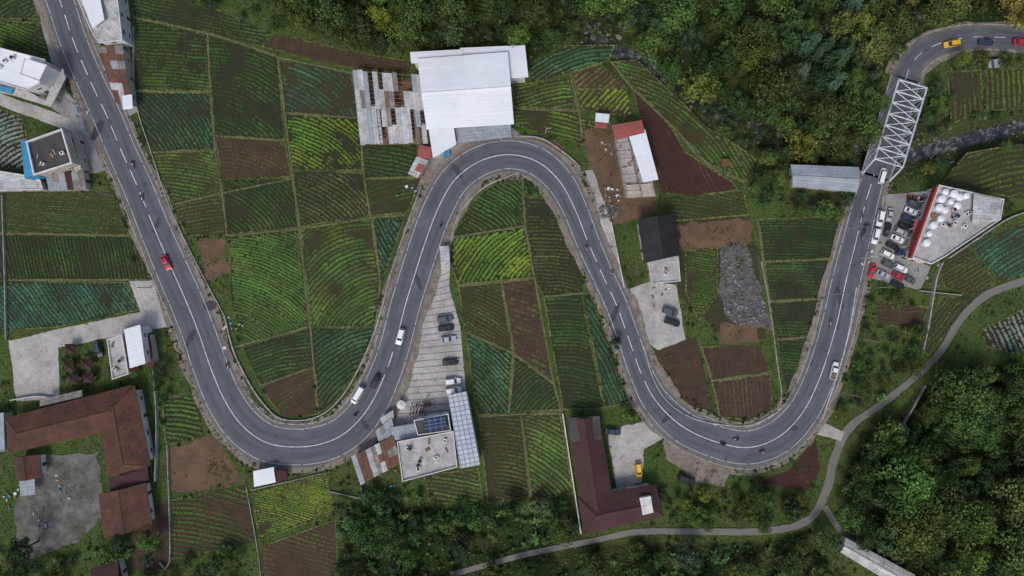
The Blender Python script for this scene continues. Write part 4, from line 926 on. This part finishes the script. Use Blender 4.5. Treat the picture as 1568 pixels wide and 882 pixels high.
q=inpoly([(915,315),(945,310),(948,332),(920,335)],200);rocks('gravel_pile',q[:,0],q[:,1],np.full(len(q),.1),R.gamma(2,.09,len(q))+.08,ROCK)
q=inpoly([(1060,690),(1120,722),(1110,745),(1060,735)],120);rocks('roadside_stones',q[:,0],q[:,1],np.full(len(q),.1),R.gamma(2,.06,len(q))+.05,ROCK)
# ================================================================= TERRAIN
def axis(lim,st):
    c=np.arange(-lim,lim+.1,st);o=lim*1.12**np.arange(1,24);return np.concatenate([-o[::-1],c,o])
ax=axis(176,1.6);ay=axis(112,1.6);XX,YY=np.meshgrid(ax,ay,indexing='ij');ZZ=hgt(XX,YY)
FOR=[[(420,-80),(1640,-80),(1640,40),(1440,40),(1385,75),(1350,122),(1318,240),(1220,225),(1160,190),(1100,172),(1050,140),(1010,108),(965,68),(870,62),(812,95),(805,66),(640,75),(560,80),(490,50),(430,30)],
[(1395,610),(1480,560),(1640,570),(1640,960),(1400,960),(1300,815),(1290,720),(1330,665)],
[(520,790),(600,775),(740,785),(890,790),(900,830),(1180,830),(1250,800),(1300,960),(520,960)],
[(1410,130),(1440,120),(1445,190),(1400,228),(1392,180)]]
fm=np.zeros(XX.shape)
for f in FOR: fm=np.maximum(fm,pip(XX,YY,PP(f)).astype(float))
far=(np.maximum(np.abs(XX)/1.6,np.abs(YY))>118);fm=np.where(far,fnoise(XX,YY,60,90)>.45,fm)
nz=fnoise(XX,YY,22,44)[...,None]
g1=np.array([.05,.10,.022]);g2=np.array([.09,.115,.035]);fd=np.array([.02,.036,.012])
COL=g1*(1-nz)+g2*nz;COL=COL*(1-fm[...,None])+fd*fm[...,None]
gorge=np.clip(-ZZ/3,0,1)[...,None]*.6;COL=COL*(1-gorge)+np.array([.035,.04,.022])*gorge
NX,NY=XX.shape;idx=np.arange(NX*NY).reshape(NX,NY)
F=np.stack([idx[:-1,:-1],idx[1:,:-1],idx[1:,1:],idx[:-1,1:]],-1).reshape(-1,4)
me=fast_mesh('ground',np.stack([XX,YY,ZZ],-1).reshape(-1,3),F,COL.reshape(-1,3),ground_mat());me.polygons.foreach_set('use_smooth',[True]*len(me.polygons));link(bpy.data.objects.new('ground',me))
# ================================================================= VEGETATION
def blob_tpl(seed,rad,hgt_,nb,nl,leaf,flat=.75):
    r=np.random.RandomState(seed);V=[];F=[];C=[];cent=[]
    for k in range(nb):
        a=r.rand()*6.28;rr=rad*math.sqrt(r.rand())*.78 if k else 0;z=hgt_-rad*flat*(rr/rad)**2*.9-r.rand()*rad*.5
        br=rad*r.uniform(.22,.42);cent.append((rr*math.cos(a),rr*math.sin(a),z,br));bs=r.uniform(.6,1.35)
        for j in range(nl):
            d=r.normal(size=3);d/=np.linalg.norm(d)
            if d[2]<-.35: d[2]*=-1
            p=np.array([cent[-1][0],cent[-1][1],z])+d*br*r.uniform(.7,1.25)*np.array([1,1,.8])
            nn=d+r.normal(size=3)*.55;nn/=np.linalg.norm(nn);u=np.cross(nn,r.normal(size=3));u/=np.linalg.norm(u);w=np.cross(nn,u);s=leaf*r.uniform(.6,1.3)
            kx=len(V);V+=[p-u*s*.7,p-w*s*.35,p+u*s*.7,p+w*s*.35];F.append((kx,kx+1,kx+2,kx+3))
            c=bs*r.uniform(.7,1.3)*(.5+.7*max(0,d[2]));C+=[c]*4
    return np.array(V),np.array(F),np.array(C),cent
def tree_mesh(name,seed,rad,h,nb,nl,leaf,base,flat=.75):
    V,F,C,cent=blob_tpl(seed,rad,h,nb,nl,leaf,flat=flat)
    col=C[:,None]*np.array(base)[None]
    mb=MB();mb.cyl((0,0,-.4),(0,0,h*.55),rad*.08,rad*.05,8,BARK)
    for c in cent[:7]: mb.cyl((0,0,h*.45),(c[0]*.9,c[1]*.9,c[2]),rad*.035,rad*.012,5,BARK)
    tv=np.array(mb.v);tf=[f for f in mb.f if len(f)==4];tf=np.array(tf)+len(V)
    AV=np.vstack([V,tv]);AF=np.vstack([F,tf]);AC=np.vstack([col,np.tile([.07,.05,.035],(len(tv),1))])
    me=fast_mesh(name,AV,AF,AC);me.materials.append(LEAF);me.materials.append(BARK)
    mi=np.zeros(len(me.polygons),np.int32);mi[len(F):]=1;me.polygons.foreach_set('material_index',mi);return me
TB=[(.045,.088,.021),(.04,.078,.025),(.062,.105,.022),(.033,.064,.025),(.055,.082,.034),(.08,.122,.028)]
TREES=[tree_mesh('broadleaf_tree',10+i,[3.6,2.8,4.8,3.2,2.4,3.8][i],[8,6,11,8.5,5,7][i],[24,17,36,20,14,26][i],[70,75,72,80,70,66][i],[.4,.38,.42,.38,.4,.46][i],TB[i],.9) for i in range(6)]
def pine_mesh(seed):
    r=np.random.RandomState(seed);V=[];F=[];C=[];h=11.
    for lv in range(16):
        z=2+lv*.56;R0=2.6*(1-lv/16.5)**.8
        for k in range(9):
            a=r.rand()*6.28
            for j in range(9):
                t=(j+1)/9;p=np.array([math.cos(a)*R0*t,math.sin(a)*R0*t,z-.25*t*R0*.6+r.normal()*.08]);a2=a+r.normal()*.9;s=.42*r.uniform(.7,1.2)
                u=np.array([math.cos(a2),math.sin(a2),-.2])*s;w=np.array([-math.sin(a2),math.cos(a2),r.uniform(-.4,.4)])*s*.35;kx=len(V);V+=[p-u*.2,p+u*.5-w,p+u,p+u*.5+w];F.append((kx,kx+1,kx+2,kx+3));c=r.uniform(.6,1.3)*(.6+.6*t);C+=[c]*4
    mb=MB();mb.cyl((0,0,-.4),(0,0,h),.25,.05,8,BARK);tv=np.array(mb.v);tf=np.array([f for f in mb.f if len(f)==4])+len(V)
    col=np.array(C)[:,None]*np.array([.035,.07,.034])[None]
    me=fast_mesh('pine_tree',np.vstack([V,tv]),np.vstack([F,tf]),np.vstack([col,np.tile([.06,.045,.03],(len(tv),1))]));me.materials.append(LEAF);me.materials.append(BARK);mi=np.zeros(len(me.polygons),np.int32);mi[len(F):]=1;me.polygons.foreach_set('material_index',mi);return me
PINE=pine_mesh(3)
def frond_mesh(name,seed,n,L,W,h,base,stems=1,droop=.5):
    r=np.random.RandomState(seed);V=[];F=[];C=[]
    for s in range(stems):
        ox,oy=(0,0) if s==0 else r.uniform(-1.6,1.6,2);hh=h*r.uniform(.55,1.)
        kx=len(V)
        for i in range(6): a=i*1.047;V.append((ox+.14*math.cos(a),oy+.14*math.sin(a),-.2));V.append((ox+.1*math.cos(a),oy+.1*math.sin(a),hh));C+=[.8,.8]
        for i in range(6): F.append((kx+2*i,kx+2*((i+1)%6),kx+2*((i+1)%6)+1,kx+2*i+1))
        for i in range(n):
            a=6.283*i/n+r.uniform(-.4,.4);d=np.array([math.cos(a),math.sin(a)]);nn=np.array([-d[1],d[0]]);l=L*r.uniform(.5,1.1);cs=r.uniform(.5,1.4);K=5;kx=len(V);up=r.uniform(.2,1.3);dr=droop*r.uniform(.7,1.4)
            for k in range(K+1):
                t=k/K;z=hh+l*(up*t-dr*1.6*t*t);w=W*math.sin(math.pi*(.08+.9*t))*.5;p=np.array([ox,oy])+d*l*t*(1-.2*t)+nn*l*.12*t*t*r.uniform(-1,1)
                V+=[(*(p+nn*w),z-w*.5),(*p,z),(*(p-nn*w),z-w*.5)];C+=[cs*.7,cs*1.15,cs*.85]
            for k in range(K): b_=kx+3*k;F+=[(b_,b_+1,b_+4,b_+3),(b_+1,b_+2,b_+5,b_+4)]
    me=fast_mesh(name,np.array(V),np.array(F),np.array(C)[:,None]*np.array(base)[None],LEAF);return me
BAN=[frond_mesh('banana_plant',s,8,2.1,.5,2.9,(.058,.118,.032),stems=3) for s in(1,2,3,4)];PALM=frond_mesh('palm_tree',5,20,2.6,.45,5,(.05,.10,.03))
def put(me,x,y,sc=1.,name=None,parent=None,tint=None,dz=0.):
    o=bpy.data.objects.new(name or me.name.split('.')[0],me);z=float(hgt(x,y))
    o.location=(x,y,z+dz);o.rotation_euler=(R.normal()*.05,R.normal()*.05,R.rand()*6.28);o.scale=(sc*R.uniform(.82,1.18),sc*R.uniform(.82,1.18),sc*R.uniform(.85,1.1))
    if tint is None:
        b_=fnoise(x,y,25,91);t=R.uniform(.88,1.12,3)*(.7+.6*b_)
        if R.rand()<.07: t=t*np.array([1.5,1.25,.95])
        if x>95 and y>62: t=t*np.array([1.4,1.0,1.05])
    else: t=np.array(tint)
    o.color=(*t,1)
    link(o,parent);return o
def grow(poly,mind,n,gname,pick,scr=(.7,1.2),placed=None):
    g=empty(gname);pw=PP(poly);A=np.array(pw);lo,hi=A.min(0),A.max(0);q=R.uniform(lo,hi,(n*6,2));q=q[pip(q[:,0],q[:,1],pw)];pl=[] if placed is None else placed;c=0
    for p in q:
        if c>=n: break
        i_=occ(np.array([p[0]]),np.array([p[1]]))[0]
        if i_ in(1,2,4) : continue
        if any((p[0]-a)**2+(p[1]-b_)**2<mind**2 for a,b_ in pl): continue
        if occ(np.array([p[0]+1.8,p[0]-1.8,p[0],p[0]]),np.array([p[1],p[1],p[1]+1.8,p[1]-1.8])).tolist().count(1)>0: continue
        pl.append((p[0],p[1]));c+=1
        put(pick(p),p[0],p[1],R.uniform(*scr),parent=g)
    return pl
def pickf(p):
    x,y=p
    if 70<x<102 and y>52 and R.rand()<.45: return PINE
    return TREES[R.choice(6,p=[.22,.14,.26,.2,.06,.12])]
grow(FOR[0],3.7,290,'forest_trees',pickf,(.6,1.4))
grow(FOR[1],3.8,140,'forest_trees',pickf,(.65,1.5))
def pickb(p): return BAN[R.randint(4)] if R.rand()<.3 else (PALM if R.rand()<.06 else TREES[R.randint(6)])
grow(FOR[2],3.3,130,'forest_trees',pickb,(.45,1.1))
grow([(510,745),(600,750),(740,772),(880,762),(895,800),(740,800),(520,800)],2.4,46,'banana_grove',lambda p:BAN[R.randint(4)] if R.rand()<.65 else TREES[[1,4][R.randint(2)]],(.55,1.1))
grow([(255,790),(380,855),(380,900),(0,900),(0,790),(100,830)],3.,34,'garden_trees',pickb,(.5,.85))
grow([(1130,250),(1200,225),(1310,250),(1300,330),(1160,325),(1145,290)],3.,40,'riverside_trees',pickf,(.4,.75))
grow([(1310,440),(1400,450),(1400,540),(1300,640),(1265,640),(1300,560)],2.8,42,'roadside_bushes',lambda p:TREES[[1,4,5][R.randint(3)]] if R.rand()<.8 else BAN[0],(.3,.6))
grow([(1010,740),(1060,745),(1250,760),(1230,800),(1020,805)],2.8,36,'roadside_bushes',lambda p:TREES[[1,4,5,2][R.randint(4)]],(.35,.65))
grow([(1400,640),(1640,470),(1640,600),(1450,640)],3.4,35,'hillside_trees',pickf,(.5,.9))
grow([(1400,70),(1640,80),(1640,330),(1540,340),(1400,270)],4.,60,'riverside_trees',pickf,(.3,.65))
grow([(893,410),(925,480),(965,600),(950,640),(905,500)],1.8,30,'hedge_bushes',lambda p:TREES[[1,4][R.randint(2)]],(.25,.42))
grow([(205,560),(245,500),(260,560),(262,680),(240,740)],2.5,22,'garden_bushes',pickb,(.35,.6))
grow([(1050,140),(1100,172),(1170,195),(1310,235),(1310,255),(1200,240),(1165,252),(1085,190),(1010,120)],2.,60,'riverside_bushes',lambda p:TREES[R.randint(6)],(.3,.6))
grow([(1300,560),(1420,560),(1420,640),(1300,740)],3,30,'roadside_bushes',lambda p:TREES[R.randint(6)],(.3,.6))
grow([(180,-40),(420,-40),(640,60),(620,90),(410,45),(200,-20)],3.,40,'field_edge_trees',pickf,(.35,.7))
grow([(92,545),(150,540),(160,600),(100,605)],1.6,16,'garden_shrubs',lambda p:TREES[4],(.2,.35))
for x,y,me,sc,tint in[(585,42,TREES[2],.95,(2.2,1.6,.8)),(572,52,TREES[5],.8,(1.7,1.4,.8)),(957,45,TREES[0],.75,(2.2,1.7,.8)),(1135,98,TREES[2],.95,(1.5,1.3,1.)),(60,828,TREES[3],1.15,(.8,1.1,.8)),(960,635,TREES[1],.9,(1.6,1.4,.8)),(806,290,PALM,.6,(1,1.2,1)),(818,300,BAN[0],.6,(1,1,1)),(1170,300,TREES[4],.8,(1,1.2,1)),(1000,90,PALM,.9,(1,1,1)),(1205,775,TREES[1],.9,(1,1,1)),(212,572,PALM,.7,(1,1,1)),(940,525,TREES[1],.6,(1.2,1.1,1)),(755,865,TREES[1],.9,(1.9,1.5,.7)),(505,15,TREES[1],1.0,(1.5,1.2,.8)),(1150,290,TREES[4],.6,(1.,1.2,.9)),(205,400,PALM,.6,(1,1,1)),(1170,760,TREES[0],.7,(1,1.1,1)),(1065,785,TREES[5],.8,(1.2,1.5,1)),(1350,610,BAN[1],1.,(1,1,1)),(1290,780,TREES[0],1.,(1.,1.1,1))]:
    put(me,*P(x,y),sc,tint=tint)
bt=blob_tpl(77,1.,.8,5,13,.34);bt=(bt[0],bt[1],bt[2])
# shrubs hugging the road verges
d1,n1=frames(C1);i=R.randint(0,len(C1),900);sd=np.where(R.rand(900)<.5,1,-1);off=C1[i,2]+R.uniform(.9,2.6,900);X=C1[i,0]+n1[i,0]*sd*off;Y=C1[i,1]+n1[i,1]*sd*off
k=(occ(X,Y)!=1)&(fnoise(X,Y,11,121)>.46);X,Y=X[k],Y[k];N=len(X);c=np.array([[.055,.105,.025]])*R.uniform(.5,1.5,(N,1))
V,F,C=scatter(bt,np.stack([X,Y,np.full(N,.1)],1),R.uniform(.3,.85,N),R.rand(N)*6,c);link(bpy.data.objects.new('verge_shrubs',fast_mesh('verge_shrubs',V,F,C,CROP)))
N0=9000;X=R.uniform(-165,165,N0);Y=R.uniform(-100,100,N0)
o=occ(X,Y);fz=np.zeros(N0,bool)
for f in FOR: fz|=pip(X,Y,PP(f))
k=((o==0)&(fz|(fnoise(X,Y,14,21)>.52)))
k&=(occ(X+1,Y)!=1)&(occ(X-1,Y)!=1)&(occ(X,Y+1)!=1)&(occ(X,Y-1)!=1)
X,Y,fz=X[k],Y[k],fz[k];N=len(X);c=np.array([[.055,.105,.025]])*R.uniform(.5,1.5,(N,1))*(.5+fnoise(X,Y,10,60))[:,None];c[:,0]*=R.uniform(.7,1.7,N)
V,F,C=scatter(bt,np.stack([X,Y,hgt(X,Y)],1),R.uniform(.4,1.3,N)*np.where(fz,1.2,.75),R.rand(N)*6,c)
link(bpy.data.objects.new('undergrowth_bushes',fast_mesh('undergrowth_bushes',V,F,C,CROP)))
N0=170000;X=R.uniform(-155,155,N0);Y=R.uniform(-92,92,N0);o=occ(X,Y);den=fnoise(X,Y,4,71)
k=((o==0)&(den>.25+.3*R.rand(N0)))|((o==3)&(den>.5+.3*R.rand(N0)))|((o==4)&(den>.42+.25*R.rand(N0)))
X,Y,o=X[k],Y[k],o[k];N=len(X);n1=fnoise(X,Y,12,62);n2=fnoise(X,Y,5,63)
c=(np.array([[.055,.12,.024]])*(1-n1[:,None])+np.array([[.125,.155,.045]])*n1[:,None])*R.uniform(.5,1.4,(N,1))*(.4+1.1*n2[:,None])
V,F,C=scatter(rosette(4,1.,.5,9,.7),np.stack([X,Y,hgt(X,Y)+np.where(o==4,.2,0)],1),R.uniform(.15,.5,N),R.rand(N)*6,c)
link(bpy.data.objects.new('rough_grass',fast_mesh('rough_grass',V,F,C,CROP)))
# ================================================================= LIGHT / CAMERA
w=bpy.data.worlds.new('World');scene.world=w;w.use_nodes=True;t=w.node_tree;bg=t.nodes['Background']
sk=t.nodes.new('ShaderNodeTexSky');sk.sky_type='NISHITA';sk.sun_disc=False;sk.sun_elevation=math.radians(55);sk.sun_rotation=math.radians(200)
sk.air_density=1.;sk.dust_density=3.;sk.ozone_density=1.
t.links.new(sk.outputs[0],bg.inputs[0]);bg.inputs[1].default_value=.14
sl=bpy.data.lights.new('sun','SUN');sl.energy=1.45;sl.angle=math.radians(16);sl.color=(1,.97,.93);so=bpy.data.objects.new('sun',sl);link(so)
so.rotation_euler=(math.radians(35),0,math.radians(180-200));
cam=bpy.data.cameras.new('camera');co=bpy.data.objects.new('camera',cam);link(co);co.location=(0,0,H);co.rotation_euler=(0,0,0)
cam.sensor_width=36;cam.lens=36*H/(1568/S);cam.clip_end=6000;cam.clip_start=1
scene.camera=co
scene.view_settings.view_transform='Standard';scene.view_settings.look='None';scene.view_settings.exposure=0
